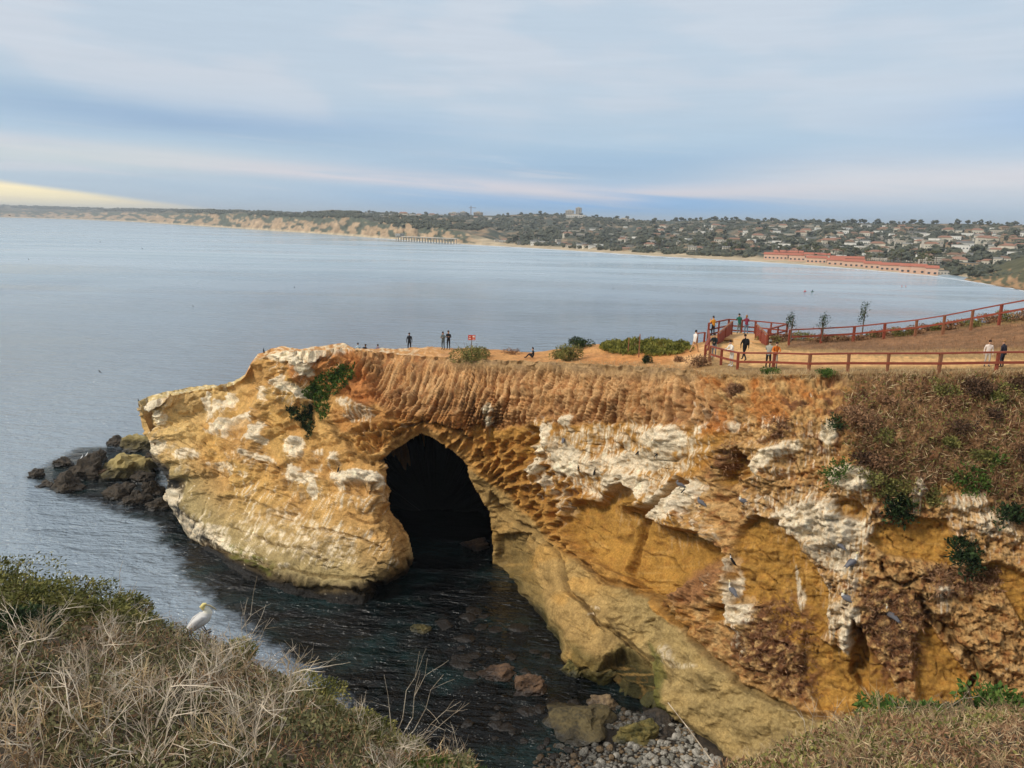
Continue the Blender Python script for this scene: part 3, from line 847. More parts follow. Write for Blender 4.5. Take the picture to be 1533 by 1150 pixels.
    tcol *= (1 + 0.2 * tn2)[..., None]
    # far flank
    kb = np.linspace(0, 1, NB)[::-1][:, None]
    Pb = Psky[None] + kb[..., None] * np.stack([np.zeros_like(pxs), 7.0 + 0 * pxs, -(sky_z + 2.5)], -1)[None]
    Pb[..., 1] += 1.2 * fbm(pxs / 30, kb * 4, oct=3, seed=121) * kb
    Pb[-1] = Psky
    bcol = np.zeros(Pb.shape) + A3((180, 140, 90))
    allP = np.concatenate([Pb[:-1], Pt[:-1], Pf], 0)
    allC = np.concatenate([bcol[:-1], tcol[:-1], col], 0)
    nr = allP.shape[0]
    V = allP.reshape(-1, 3); C = np.clip(allC.reshape(-1, 3), 0.004, 0.9)
    Wt = np.zeros((nr, nc)); Wt[-NFc:] = wet
    # hole
    hole = np.zeros((nr, nc)); hole[-NFc:] = cav
    h4 = (hole[:-1, :-1] + hole[1:, :-1] + hole[:-1, 1:] + hole[1:, 1:]) / 4
    F = grid_faces(nr, nc)
    dead = (h4 > 0).ravel()
    Fk, Fd = F[~dead], F[dead]
    # boundary loop of the mouth
    ek = {}
    for f in Fd:
        for a_, b_ in ((f[0], f[1]), (f[1], f[2]), (f[2], f[3]), (f[3], f[0])):
            ek[(a_, b_)] = 1
    bound = {a_: b_ for (a_, b_) in ek if (b_, a_) not in ek}
    start = next(iter(bound)); best = []
    seen = set()
    for s0 in list(bound):
        if s0 in seen: continue
        loop = [s0]; seen.add(s0); c_ = bound[s0]
        while c_ != s0 and c_ in bound and c_ not in seen:
            loop.append(c_); seen.add(c_); c_ = bound[c_]
        if len(loop) > len(best): best = loop
    loop = np.array(best)
    fpx = np.zeros((nr, nc)); fpy = np.zeros((nr, nc)); fpx[-NFc:] = px; fpy[-NFc:] = py
    lpx, lpy = fpx.ravel()[loop], fpy.ravel()[loop]
    LY = V[loop][:, 1]
    nrm = np.stack([lpx - 668, lpy - 800], -1); nrm /= np.linalg.norm(nrm, axis=1)[:, None]
    rings = []; base = len(V)
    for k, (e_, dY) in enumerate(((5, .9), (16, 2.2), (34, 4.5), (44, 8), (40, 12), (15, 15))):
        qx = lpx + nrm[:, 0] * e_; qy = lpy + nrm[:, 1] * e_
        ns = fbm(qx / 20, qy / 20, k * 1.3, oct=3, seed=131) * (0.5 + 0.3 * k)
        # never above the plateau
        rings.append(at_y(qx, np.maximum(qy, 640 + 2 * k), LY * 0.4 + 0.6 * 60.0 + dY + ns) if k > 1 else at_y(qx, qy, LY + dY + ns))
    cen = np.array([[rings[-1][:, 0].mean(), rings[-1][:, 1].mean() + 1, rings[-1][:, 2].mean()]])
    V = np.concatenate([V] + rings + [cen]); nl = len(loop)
    cc = np.tile(A3((92, 74, 44)), (nl * 6 + 1, 1)); cc[:nl] = A3((96, 76, 44)); cc[nl:nl * 2] = A3((38, 31, 22)); cc[nl * 2:] = A3((14, 12, 10))  # cave darkness painted into the wall colour, deeper rings darker
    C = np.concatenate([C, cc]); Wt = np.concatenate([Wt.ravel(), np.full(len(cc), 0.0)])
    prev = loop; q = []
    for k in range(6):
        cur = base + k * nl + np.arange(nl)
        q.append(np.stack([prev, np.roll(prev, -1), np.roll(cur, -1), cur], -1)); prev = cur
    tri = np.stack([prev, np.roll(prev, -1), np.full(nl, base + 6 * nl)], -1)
    # flank behind the tip: continue the left edge away from the camera
    edge_i = (np.arange(nr - NFc, nr)) * nc
    E0 = V[edge_i]; b2 = len(V); rr = []
    for k in range(1, 5):
        e = E0.copy(); e[:, 1] += 2.0 * k; e[:, 0] += 0.5 * k ** 1.5 + 0.4 * fbm(E0[:, 2] / 2, k * 1.0, oct=2, seed=5)
        rr.append(e)
    V = np.concatenate([V] + rr); C = np.concatenate([C, np.tile(A3((170, 140, 90)), (NFc * 4, 1))]); Wt = np.concatenate([Wt, np.zeros(NFc * 4)])
    prev = edge_i
    for k in range(4):
        cur = b2 + k * NFc + np.arange(NFc)
        q.append(np.stack([prev[:-1], cur[:-1], cur[1:], prev[1:]], -1)); prev = cur
    used = np.concatenate([Fk] + q)
    # drop unused vertices
    keep = np.zeros(len(V), bool); keep[used.ravel()] = True; keep[tri.ravel()] = True
    mp = np.cumsum(keep) - 1
    V, C, Wt = V[keep], C[keep], Wt[keep]
    # material
    m, b = new_mat('sandstone')
    at = nnode('ShaderNodeVertexColor'); at.layer_name = 'Col'
    tcn = nnode('ShaderNodeTexCoord')
    ob = tcn.outputs['Object']
    nz1 = nnoise(ob, 1.3, 5, 0.6); nz2 = nnoise(ob, 7.0, 5, 0.65); nz3 = nnoise(ob, 0.45, 3, 0.5)
    c1_ = nmix(sstep(nz1, 0.3, 0.7), (0.82, 0.80, 0.76), (1.14, 1.12, 1.08))
    c2_ = nmix(sstep(nz2, 0.32, 0.68), (0.80, 0.78, 0.74), (1.16, 1.15, 1.13))
    cc_ = nmix(1.0, X(at.outputs['Color']), c1_, 'MULTIPLY')
    cc_ = nmix(1.0, cc_, c2_, 'MULTIPLY')
    link(cc_, b.inputs['Base Color'])
    wt = X(at.outputs['Alpha'])
    link(0.92 - wt * 0.5, b.inputs['Roughness'])
    b.inputs['Specular IOR Level'].default_value = 0.25
    bp = nnode('ShaderNodeBump'); bp.inputs['Strength'].default_value = 0.85; bp.inputs['Distance'].default_value = 0.2
    nz4 = nnoise(ob, 3.0, 6, 0.68)
    link(nz4 + nz2 * 0.4, bp.inputs['Height']); link(bp.outputs[0], b.inputs['Normal'])
    col4 = np.concatenate([C, Wt[:, None]], 1)
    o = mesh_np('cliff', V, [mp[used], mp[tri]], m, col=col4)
    tag(o, kind='structure')
    return o, V, mp[used], mp[tri]


cliff, CV, CQ, CT = build_cliff()
CBVH = BVHTree.FromPolygons([tuple(v) for v in CV.tolist()], [tuple(f) for f in CQ.tolist()])
CAMP = Vector((0, 0, CAMZ))


def hit(px, py, bvh=None):
    """where the ray through a photo pixel meets the cliff"""
    d = Vector(rays(px, py)).normalized()
    r = (bvh or CBVH).ray_cast(CAMP, d)
    return r[0], r[1]


def drop(x, y, z0=60.0):
    r = CBVH.ray_cast(Vector((x, y, z0)), Vector((0, 0, -1)))
    return r[0]
# ------------------------------------------------------------------ far shore of the bay
RND = random.Random(11)
SHORE = [(-300, 322), (0, 325.5), (100, 328), (200, 332), (300, 338.5), (400, 345), (500, 351.5), (600, 359), (700, 366), (800, 371.5), (900, 378), (1000, 384.5), (1100, 389.5), (1200, 396), (1300, 404),
         (1400, 413), (1440, 419), (1500, 428), (1533, 435), (1600, 444), (1800, 470)]
RIDGE = [(-300, 300), (0, 307), (60, 309), (150, 312), (300, 314.5), (370, 316), (450, 319), (520, 318), (580, 318), (620, 321.5), (670, 322), (740, 323), (800, 320), (850, 321.5), (900, 326), (960, 330), (1000, 331),
         (1060, 329), (1120, 330), (1200, 331), (1280, 334), (1350, 335), (1450, 335), (1533, 337), (1800, 338)]
CTOP = [(-300, 318), (0, 316), (100, 318), (200, 318), (260, 320), (300, 318.5), (350, 319.5), (385, 321), (400, 319.5), (445, 324), (500, 323), (540, 325), (560, 334), (600, 328), (640, 336), (690, 347), (730, 358), (760, 366), (800, 368.5), (900, 374.5), (1000, 380.5),
        (1100, 385), (1200, 391.5), (1300, 399.5), (1400, 408), (1533, 430), (1800, 465)]


def build_coast():
    px = np.arange(-300, 1802, 2.0); nc = len(px)
    sh = interp(px, SHORE); ri = interp(px, RIDGE); ct = interp(px, CTOP)
    Ys = at_z(px, sh, 0.0)[:, 1]
    Ys = np.minimum(Ys, 9000)
    ct = ct + 1.6 * fbm(px / 22, 0.3, oct=3, seed=5) * ss(px, 720, 640)
    ct = np.minimum(ct, sh - 2.0)
    Yc = Ys * 1.03 + 25
    Yr = np.where(px < 640, Ys * 1.25 + 300, Ys + 1150)
    Yr = interp(px, [(-300, 7600), (0, 6600), (300, 3600), (600, 2300), (800, 2100), (1000, 1900), (1300, 1500), (1533, 1300), (1800, 1150)])
    Yr = np.maximum(Yr, Yc * 1.15)
    rows = []; cols = []
    NR1, NR2 = 16, 70
    a = np.linspace(0, 1, NR1)[:, None]
    # beach and sea cliff
    pyA = sh[None] * (1 - a) + ct[None] * a
    YA = Ys[None] * (1 - a) + Yc[None] * a
    gul = ridged(px[None] / 16, a * 1.2, 0.0, oct=3, seed=9)
    YA = YA + (gul - 0.5) * 28 * np.sin(np.pi * a) ** 0.7 * ss(px, 740, 640)
    b = np.linspace(0, 1, NR2)[:, None][1:]
    pyB = ct[None] * (1 - b) + ri[None] * b
    zc = at_y(px, ct, Yc)[:, 2]; zr = at_y(px, ri, Yr)[:, 2]
    YB = 1 / ((1 - b) / Yc[None] + b / Yr[None])
    P1 = at_y(np.repeat(px[None], NR1, 0), pyA, YA)
    P2 = at_y(np.repeat(px[None], NR2 - 1, 0), pyB, YB)
    hills = fbm(px[None] / 70, b * 3.0, oct=4, seed=15)
    P2[..., 2] = np.maximum(P2[..., 2] + hills * 16 * (np.sin(np.pi * b) ** 0.8), 3.5)
    # the wall of the ridge runs on behind
    P3 = []
    for k, f in ((1, 1.15), (2, 1.6)):
        q = P2[-1].copy(); q[:, :2] *= f; q[:, 2] -= 25 * k; P3.append(q)
    P0 = P1[0].copy(); P0[:, 1] -= 3; P0[:, 2] = -4
    P = np.concatenate([P0[None], P1, P2, np.array(P3)], 0)
    nr = P.shape[0]
    c = np.zeros((nr, nc, 3))
    n1_ = fbm(px[None] / 12 + 0 * a, a * 3, oct=4, seed=19)
    tan_, grn, sand = (np.array(lin(v)) for v in ((176, 150, 120), (88, 92, 78), (184, 166, 138)))
    w = np.clip(ss(n1_ + 0.9 * (gul - 0.62) + 0.5 * (a - 0.6), 0.05, -0.15), 0, 1)[..., None]
    face = (tan_ * 0.95)[None, None] * (1 + 0.25 * np.minimum(n1_, 0.6))[..., None] * w + grn * (1 - w)
    lowc = sand[None, None] * np.ones((NR1, nc, 1))
    kk = ss(px, 690, 740)[None, :, None]
    c[1:1 + NR1] = face * (1 - kk) + lowc * kk
    c[1:3] = sand; c[0] = sand
    n2_ = fbm(px[None] / 26, b * 14, oct=5, seed=23); n3_ = fbm(px[None] / 9, b * 30, oct=3, seed=29)
    g1, g2, br = (np.array(lin(v)) for v in ((74, 80, 70), (108, 100, 82), (164, 138, 110)))
    t1 = ss(n2_, -0.3, 0.4)[..., None]; t2 = ss(n3_ + n2_ * 0.6, 0.2, 0.6)[..., None]
    # bare tan bluffs in the middle distance
    bare = (np.exp(-((px[None] - 640) / 55) ** 2) * ss(b, 0.75, 0.3) + 0.6 * np.exp(-((px[None] - 720) / 60) ** 2) * ss(n2_, 0, 0.3))[..., None]
    cB = (g1 * (1 - t1) + g2 * t1) * (1 - 0.6 * t2) + br * 0.6 * t2
    cB = cB * (1 - 0.7 * np.clip(bare, 0, 1)) + br * 0.7 * np.clip(bare, 0, 1)
    c[1 + NR1:1 + NR1 + NR2 - 1] = cB
    c[-2:] = g1
    m, bs = new_mat('far_ground')
    at = nnode('ShaderNodeVertexColor'); at.layer_name = 'Col'
    t = nnode('ShaderNodeTexCoord')
    nz = nnoise(t.outputs['Object'], 0.06, 4, 0.6)
    link(nmix(1.0, X(at.outputs['Color']), nmix(sstep(nz, 0.3, 0.7), (0.7, 0.7, 0.7), (1.25, 1.25, 1.25)), 'MULTIPLY'), bs.inputs['Base Color'])
    bs.inputs['Roughness'].default_value = 0.95
    bs.inputs['Specular IOR Level'].default_value = 0.1
    F = grid_faces(nr, nc)
    V = P.reshape(-1, 3)
    o = mesh_np('far_hills', V, F, m, col=np.clip(c.reshape(-1, 3), 0.01, 0.9))
    tag(o, kind='structure')
    bvh = BVHTree.FromPolygons([tuple(v) for v in V.tolist()], [tuple(f) for f in F.tolist()])
    # surf along the beach
    k = (px > 560) & (px < 1640)
    q1 = at_z(px[k], sh[k] + 1.7 + 0.8 * fbm(px[k] / 15, 0.2, oct=3, seed=2), 0.02); q2 = at_z(px[k], sh[k] + 0.2, 0.25)
    q1 = at_z(px[k], sh[k] + 1.1 + 0.7 * fbm(px[k] / 15, 0.2, oct=3, seed=2), 0.02)
    n = k.sum()
    o = mesh_np('surf', np.concatenate([q1, q2]), grid_faces(2, n), plain('sea_foam', (0.55, 0.58, 0.6), 0.6, 0.3, 0.02))
    tag(o, kind='structure')
    return bvh


FARB = build_coast()

# the green and rust-coloured headland at the right end of the bay
def build_headland():
    px = np.arange(1395, 1990, 2.5); nc = len(px)
    top = interp(px, [(1395, 418), (1425, 416), (1450, 407), (1480, 399), (1510, 391), (1533, 384), (1650, 364), (1990, 340)])
    sh = interp(px, [(1395, 419), (1440, 421), (1500, 431), (1533, 437), (1650, 452), (1990, 500)])
    Ys = at_z(px, sh, -0.5)[:, 1]
    n = 26; a = np.linspace(0, 1, n)[:, None]
    py = sh[None] * (1 - a) + top[None] * a
    Y = Ys[None] * (1 + 0.05 * a + 0.30 * a ** 2)
    Y = Y * (1 + 0.012 * fbm(px[None] / 13, a * 4, oct=4, seed=33) * np.sin(np.pi * np.clip(a, 0, 1)))
    P = at_y(np.repeat(px[None], n, 0), py, Y)
    Q = P[-1].copy(); Q[:, :2] *= 1.2; Q[:, 2] -= 22
    P = np.concatenate([P, Q[None]], 0)
    nn = fbm(px[None] / 9, a * 6, oct=4, seed=35)
    w = ss(nn + (0.32 - a) * 1.6, -0.15, 0.25)[..., None]
    c = np.array(lin((158, 126, 92))) * w + np.array(lin((88, 86, 62))) * (1 - w)
    c = c * (1 - 0.6 * ss(a, 0.12, 0.0)[..., None])
    c = np.concatenate([c, c[-1:]], 0)
    F = grid_faces(n + 1, nc)
    o = mesh_np('headland_hill', P.reshape(-1, 3), F, bpy.data.materials['far_ground'], col=c.reshape(-1, 3))
    tag(o, kind='structure')
    return BVHTree.FromPolygons([tuple(v) for v in P.reshape(-1, 3).tolist()], [tuple(f) for f in F.tolist()])


HEADB = build_headland()


def box_arr(x0, x1, y0, y1, z0, z1):
    V = [(x0, y0, z0), (x1, y0, z0), (x1, y1, z0), (x0, y1, z0), (x0, y0, z1), (x1, y0, z1), (x1, y1, z1), (x0, y1, z1)]
    F = [(0, 1, 5, 4), (1, 2, 6, 5), (2, 3, 7, 6), (3, 0, 4, 7), (4, 5, 6, 7), (3, 2, 1, 0)]
    return V, F


class MB:
    """collects shapes into one mesh with material slots"""
    def __init__(s): s.v, s.f, s.m = [], [], []
    def add(s, V, F, mi=0):
        n = len(s.v); s.v += [tuple(q) for q in V]; s.f += [tuple(i + n for i in f) for f in F]; s.m += [mi] * len(F)
    def box(s, x0, x1, y0, y1, z0, z1, mi=0): s.add(*box_arr(x0, x1, y0, y1, z0, z1), mi)
    def tube(s, pts, rad, n=6, mi=0, cap=True, sx=1.0):
        pts = [Vector(p) for p in pts]; rad = rad if isinstance(rad, (list, tuple)) else [rad] * len(pts)
        b = len(s.v); up = None
        for i, p in enumerate(pts):
            t = (pts[min(i + 1, len(pts) - 1)] - pts[max(i - 1, 0)]).normalized()
            if up is None: up = Vector((0, 0, 1)) if abs(t.z) < 0.8 else Vector((0, 1, 0))
            u = (up - t * up.dot(t)).normalized(); w = t.cross(u); up = u
            for k in range(n):
                a = 2 * math.pi * k / n
                s.v.append(tuple(p + u * math.cos(a) * rad[i] + w * math.sin(a) * rad[i] * sx))
        for i in range(len(pts) - 1):
            for k in range(n):
                s.f.append((b + i * n + k, b + i * n + (k + 1) % n, b + (i + 1) * n + (k + 1) % n, b + (i + 1) * n + k)); s.m.append(mi)
        if cap:
            s.f.append(tuple(b + k for k in range(n))[::-1]); s.m.append(mi)
            s.f.append(tuple(b + (len(pts) - 1) * n + k for k in range(n))); s.m.append(mi)
    def beam(s, a, b, w, h, mi=0):
        """a sawn plank from a to b, w wide and h deep"""
        a, b = Vector(a), Vector(b); t = (b - a).normalized()
        up = Vector((0, 0, 1)) if abs(t.z) < 0.9 else Vector((0, 1, 0))
        u = t.cross(up).normalized(); v = u.cross(t).normalized()
        V = [tuple(p + u * i * w / 2 + v * j * h / 2) for p in (a, b) for i, j in ((-1, -1), (1, -1), (1, 1), (-1, 1))]
        s.add(V, [(0, 1, 2, 3), (7, 6, 5, 4), (0, 4, 5, 1), (1, 5, 6, 2), (2, 6, 7, 3), (3, 7, 4, 0)], mi)
    def loft(s, rings, mi=0, close=True):
        """rings: list of equal-length point lists"""
        n = len(rings[0]); b = len(s.v)
        for r in rings: s.v += [tuple(p) for p in r]
        for i in range(len(rings) - 1):
            for k in range(n):
                s.f.append((b + i * n + k, b + i * n + (k + 1) % n, b + (i + 1) * n + (k + 1) % n, b + (i + 1) * n + k)); s.m.append(mi)
        if close:
            s.f.append(tuple(b + k for k in range(n))[::-1]); s.m.append(mi)
            s.f.append(tuple(b + (len(rings) - 1) * n + k for k in range(n))); s.m.append(mi)
    def build(s, name, mats, parent=None, smooth=False, link_it=True):
        me = bpy.data.meshes.new(name)
        me.from_pydata(s.v, [], s.f)
        mats = mats if isinstance(mats, (list, tuple)) else [mats]
        for m in mats: me.materials.append(m)
        if len(mats) > 1: me.polygons.foreach_set('material_index', s.m)
        if smooth: me.polygons.foreach_set('use_smooth', [True] * len(s.f))
        me.update()
        o = bpy.data.objects.new(name, me)
        if link_it: SC.collection.objects.link(o)
        if parent: o.parent = parent
        return o


def empty(name, loc, rz=0.0):
    o = bpy.data.objects.new(name, None); SC.collection.objects.link(o)
    o.location = loc; o.rotation_euler = (0, 0, rz); o.empty_display_size = 0.3
    return o


def copy_tree(o, parent=None):
    c = o.copy(); SC.collection.objects.link(c)
    if parent: c.parent = parent
    for ch in list(o.children):
        copy_tree(ch, c)
    return c


FM = {k: plain('far_' + k, lin(v), 0.9, 0.12, 0.3) for k, v in dict(cream=(210, 202, 186), white=(232, 230, 224), tan=(164, 144, 120), grey=(140, 138, 132), pink=(208, 174, 154), red=(172, 104, 84),
      brown=(126, 100, 82), slate=(112, 112, 110), terracotta=(146, 110, 92), glass=(64, 74, 84), concrete=(186, 178, 166)).items()}


def make_house(name, w, d, h, roof, wall, rm):
    """far house: wall with window band, roof as a child"""
    b = MB(); b.box(-w / 2, w / 2, -d / 2, d / 2, -6, h, 0)
    for k in range(max(1, int(h / 3.2))):
        z = 0.9 + 3.0 * k
        nwin = max(2, int(w / 3.4))
        for i in range(nwin):
            x = -w / 2 + (i + 0.5) * w / nwin
            b.box(x - 0.8, x + 0.8, -d / 2 - 0.04, -d / 2 + 0.1, z, z + 1.4, 1)
    o = b.build(name, [FM[wall], FM['glass']])
    r = MB()
    if roof == 'hip':
        e = 0.7; hh = h + w * 0.12 + 0.6; q = min(w, d) * 0.35
        V = [(-w / 2 - e, -d / 2 - e, h), (w / 2 + e, -d / 2 - e, h), (w / 2 + e, d / 2 + e, h), (-w / 2 - e, d / 2 + e, h), (-w / 2 + q, 0, hh), (w / 2 - q, 0, hh)]
        r.add(V, [(0, 1, 5, 4), (1, 2, 5), (2, 3, 4, 5), (3, 0, 4), (3, 2, 1, 0)])
    elif roof == 'gable':
        e = 0.6; hh = h + 1.8
        V = [(-w / 2 - e, -d / 2 - e, h), (w / 2 + e, -d / 2 - e, h), (w / 2 + e, d / 2 + e, h), (-w / 2 - e, d / 2 + e, h), (-w / 2 - e, 0, hh), (w / 2 + e, 0, hh)]
        r.add(V, [(0, 1, 5, 4), (1, 2, 5), (2, 3, 4, 5), (3, 0, 4), (3, 2, 1, 0)])
    else:
        r.box(-w / 2 - 0.4, w / 2 + 0.4, -d / 2 - 0.4, d / 2 + 0.4, h, h + 0.5)
    r.build('roof', FM[rm], o)
    return o


def far_hit(px, py):
    p, n_ = hit(px, py, FARB)
    return p


# far houses ------------------------------------------------
HV = [('hip', 15, 10, 4.2, 'cream', 'brown'), ('flat', 18, 10, 5.5, 'white', 'grey'), ('gable', 14, 9, 4, 'tan', 'terracotta'), ('hip', 20, 11, 6, 'cream', 'terracotta'), ('flat', 12, 10, 4, 'grey', 'slate'),
      ('gable', 17, 9, 5, 'white', 'slate'), ('hip', 13, 10, 5, 'tan', 'brown'), ('flat', 24, 11, 4.5, 'concrete', 'cream'), ('gable', 12, 9, 4.6, 'cream', 'grey')]
DESC = ['cream house with a brown hipped roof', 'white flat-roofed house', 'tan gabled house with a terracotta roof', 'large cream house with terracotta roof', 'grey flat-roofed house',
        'white gabled house with a slate roof', 'tan house with a brown hipped roof', 'long beige flat-roofed house', 'cream gabled house with a grey roof']
house_src = {}
ZONES = [('high on the hillside above the resort', 'houses high on the far hillside', [(1130, 338), (1533, 343), (1533, 375), (1130, 368)], 135, 1.0),
         ('among trees at the foot of the far hills', 'houses at the foot of the far hills', [(900, 362), (1130, 368), (1520, 378), (1533, 395), (1420, 398), (1140, 380), (900, 373)], 68, 0.85),
         ('on the far slope left of the resort', 'houses on the slope left of the resort', [(850, 340), (1000, 340), (1130, 338), (1130, 368), (900, 362), (830, 356)], 56, 0.9),
         ('low beside the beach beyond the pier', 'houses beside the far beach', [(730, 358), (830, 360), (900, 366), (900, 373), (800, 367), (730, 361)], 20, 0.85),
         ('on top of the far tan sea cliffs', 'houses on top of the sea cliffs', [(430, 319), (600, 319), (740, 326), (740, 330), (600, 324), (430, 321)], 12, 1.0)]
placed = []


def in_poly(x, y, poly):
    return bool(poly_sd(np.array([float(x)]), np.array([float(y)]), poly)[0] > 0)


for desc, grp, poly, cnt, scl in ZONES:
    xs_ = [p[0] for p in poly]; ys_ = [p[1] for p in poly]; k = 0; tries = 0
    while k < cnt and tries < 4000:
        tries += 1
        x = RND.uniform(min(xs_), max(xs_)); y = RND.uniform(min(ys_), max(ys_))
        # houses stand in terraced rows
        y = round(y / 4.2) * 4.2 + RND.uniform(-0.7, 0.7)
        if not in_poly(x, y, poly) or any(abs(x - q[0]) < 5.5 and abs(y - q[1]) < 1.8 for q in placed): continue
        p = far_hit(x, y)
        if p is None: continue
        vi = RND.randrange(len(HV))
        if vi not in house_src:
            rf, w, d, h, wl_, rm = HV[vi]
            house_src[vi] = o = make_house('house', w, d, h, rf, wl_, rm); fresh = True
        else:
            o = copy_tree(house_src[vi])
        o.location = (p.x, p.y, p.z - 0.3); sc_ = scl * RND.uniform(0.5, 0.85); o.scale = (sc_, sc_, sc_)
        o.rotation_euler = (0, 0, -math.atan2(p.x, p.y) * 0.6 + RND.uniform(-0.35, 0.35))
        tag(o, DESC[vi] + ' ' + desc, 'house', grp)
        placed.append((x, y)); k += 1

# red-roofed resort on the beach --------------------------------
def resort(x0, x1, py, rows_, w, d, h, wall, label):
    p = far_hit((x0 + x1) / 2, py) or at_z((x0 + x1) / 2, py, 2.0)
    p = Vector(p)
    w = (x1 - x0) * p.y / F0; h *= 0.72
    o = make_house('resort_building', w, d, h, 'gable', wall, 'red')
    o.location = (p.x, p.y, p.z - 0.2)
    o.rotation_euler = (0, 0, -0.42)
    tag(o, label, 'resort building', 'red roofed resort buildings on the far beach')


RES = [(1145, 1178, 388, 6.5, 'pink', 'leftmost long pink building with a red roof of the beach resort'), (1182, 1205, 390, 7, 'pink', 'second pink red-roofed block from the left end of the beach resort'),
       (1208, 1236, 393.5, 6.5, 'pink', 'third red-roofed resort block from the left above the sand'), (1160, 1200, 384, 6, 'pink', 'pink block in the back row at the left end of the resort'),
       (1205, 1240, 387.5, 5.5, 'cream', 'cream-walled red-roofed block in the back row of the resort'), (1239, 1262, 397, 6.2, 'pink', 'long low pink resort block just left of the resort middle'),
       (1264, 1292, 399.5, 6.5, 'pink', 'pink red-roofed block at the middle of the beach resort'), (1294, 1316, 402, 5.8, 'pink', 'pink block right of the middle of the beach resort'),
       (1318, 1345, 405, 6.2, 'pink', 'fourth red-roofed resort block from the right end'), (1347, 1362, 408, 7.2, 'pink', 'tall third pink resort block from the right end'),
       (1364, 1384, 409.5, 7.5, 'pink', 'second pink resort block from the right end of the beach'), (1386, 1402, 411.5, 7, 'pink', 'rightmost pink red-roofed resort block by the beach'),
       (1245, 1290, 392.5, 5, 'tan', 'tan red-roofed block in the back row behind the resort middle')]
for x0, x1, py, h, wall, lab in RES:
    resort(x0, x1, py, 1, 0, 9, h, wall, lab)


def far_block(name, px, py, w, d, h, wall, label, cat, rot=0.0, base=4):
    p = far_hit(px, py)
    b = MB(); b.box(-w / 2, w / 2, -d / 2, d / 2, -base, h, 0)
    nf = max(1, int(h / 3.6)); nw = max(2, int(w / 5))
    for k in range(nf):
        for i in range(nw):
            x = -w / 2 + (i + 0.5) * w / nw
            b.box(x - w / nw * 0.34, x + w / nw * 0.34, -d / 2 - 0.05, -d / 2 + 0.2, 1 + 3.6 * k, 3 + 3.6 * k, 1)
    o = b.build(name, [FM[wall], FM['glass']])
    r = MB(); r.box(-w / 2 - 0.5, w / 2 + 0.5, -d / 2 - 0.5, d / 2 + 0.5, h, h + 1.0); r.box(-w * 0.2, w * 0.15, -d * 0.2, d * 0.2, h + 1, h + 3)
    r.build('roof', FM['concrete'], o)
    o.location = p; o.rotation_euler = (0, 0, rot)
    tag(o, label, cat)
    return o


far_block('tower_block', 866, 323, 13, 14, 19, 'concrete', 'tall slim tower block on the skyline of the far ridge', 'tower block', -0.3)
far_block('office_block', 853, 323, 20, 14, 12, 'concrete', 'lower wide block joined left of the ridge tower block', 'office block', -0.3)
far_block('office_block', 862, 325.5, 46, 10, 5, 'white', 'long low pale block in front of the ridge tower', 'office block', -0.3)
far_block('office_block', 680, 323.5, 24, 14, 8, 'concrete', 'wide block at the left end of the ridge campus', 'office block', -0.3)
far_block('office_block', 694, 323.5, 16, 14, 10, 'grey', 'grey block left of the crane on the ridge', 'office block', -0.3)
far_block('office_block', 716, 323.5, 22, 14, 9, 'tan', 'tan block right of the crane on the ridge', 'office block', -0.3)
far_block('office_block', 935, 331, 34, 14, 4, 'concrete', 'low flat block on the ridge right of the tower', 'office block', -0.3)
for x, y, w, h, wl_, lab in ((1450, 402, 22, 7, 'tan', 'tan villa on the green headland at the right end of the beach'), (1478, 396, 14, 5, 'cream', 'small cream villa higher on the headland at the right'),
                           (1415, 411, 24, 4.5, 'concrete', 'low dark-windowed building just right of the resort'), (1440, 414, 14, 5, 'cream', 'cream house at the foot of the headland beside the beach')):
    p, _ = hit(x, y, HEADB)
    if p is None: p = far_hit(x, y)
    o = make_house('villa', w, 9, h, 'hip' if w < 20 else 'flat', wl_, 'terracotta' if w < 20 else 'slate')
    o.location = p; o.scale = (0.6,) * 3; o.rotation_euler = (0, 0, -0.5); tag(o, lab, 'villa')
# the crane on the ridge
p = far_hit(705, 323.5)
b = MB(); b.tube([(0, 0, 0), (0, 0, 27)], 1.0, 4); b.beam((-6, 0, 22), (14, 0, 22), 1.0, 1.0)
o = b.build('crane', FM['brown']); o.location = p; tag(o, 'thin tower crane standing among the blocks on the far ridge', 'crane')

# the pier on the far side of the bay
a = Vector(at_z(594, 361.5, 0)); e = Vector(at_z(684, 365.8, 0)); L = (e - a).length
root = empty('pier', a, math.atan2(e.y - a.y, e.x - a.x)); tag(root, 'long low pier on thin piles reaching out from the far beach', 'pier')
b = MB(); b.box(0, L, -2.5, 2.5, 7.0, 8.0); b.build('deck', FM['concrete'], root)
b = MB(); b.box(1, 12, -4, 4, 8.0, 11.5); b.build('pier_shed', FM['grey'], root)
for i in range(22):
    b = MB(); x = 1 + i * (L - 4) / 21
    b.tube([(x, -2, -3), (x, -2, 7.0)], 0.5, 5); b.tube([(x, 2, -3), (x, 2, 7.0)], 0.5, 5); b.beam((x, -2.4, 6.6), (x, 2.4, 6.6), 0.6, 0.6)
    b.build('pile_bent', FM['grey'], root)

# far trees ------------------------------------------------
def leaf_mat(name, c1, c2, scale=3.0):
    m, b = new_mat(name)
    t = nnode('ShaderNodeTexCoord')
    n = nnoise(t.outputs['Object'], scale, 3, 0.6)
    link(nmix(sstep(n, 0.35, 0.65), c1, c2), b.inputs['Base Color'])
    b.inputs['Roughness'].default_value = 0.8
    b.inputs['Specular IOR Level'].default_value = 0.2
    return m


FTM = leaf_mat('far_foliage', lin((56, 62, 54)), lin((92, 92, 74)), 0.4)
FTM2 = leaf_mat('far_palm_foliage', lin((58, 66, 44)), lin((100, 100, 66)), 0.4)
BARK = plain('bark', lin((96, 80, 64)), 0.9, 0.2, 4.0)
ICO = None


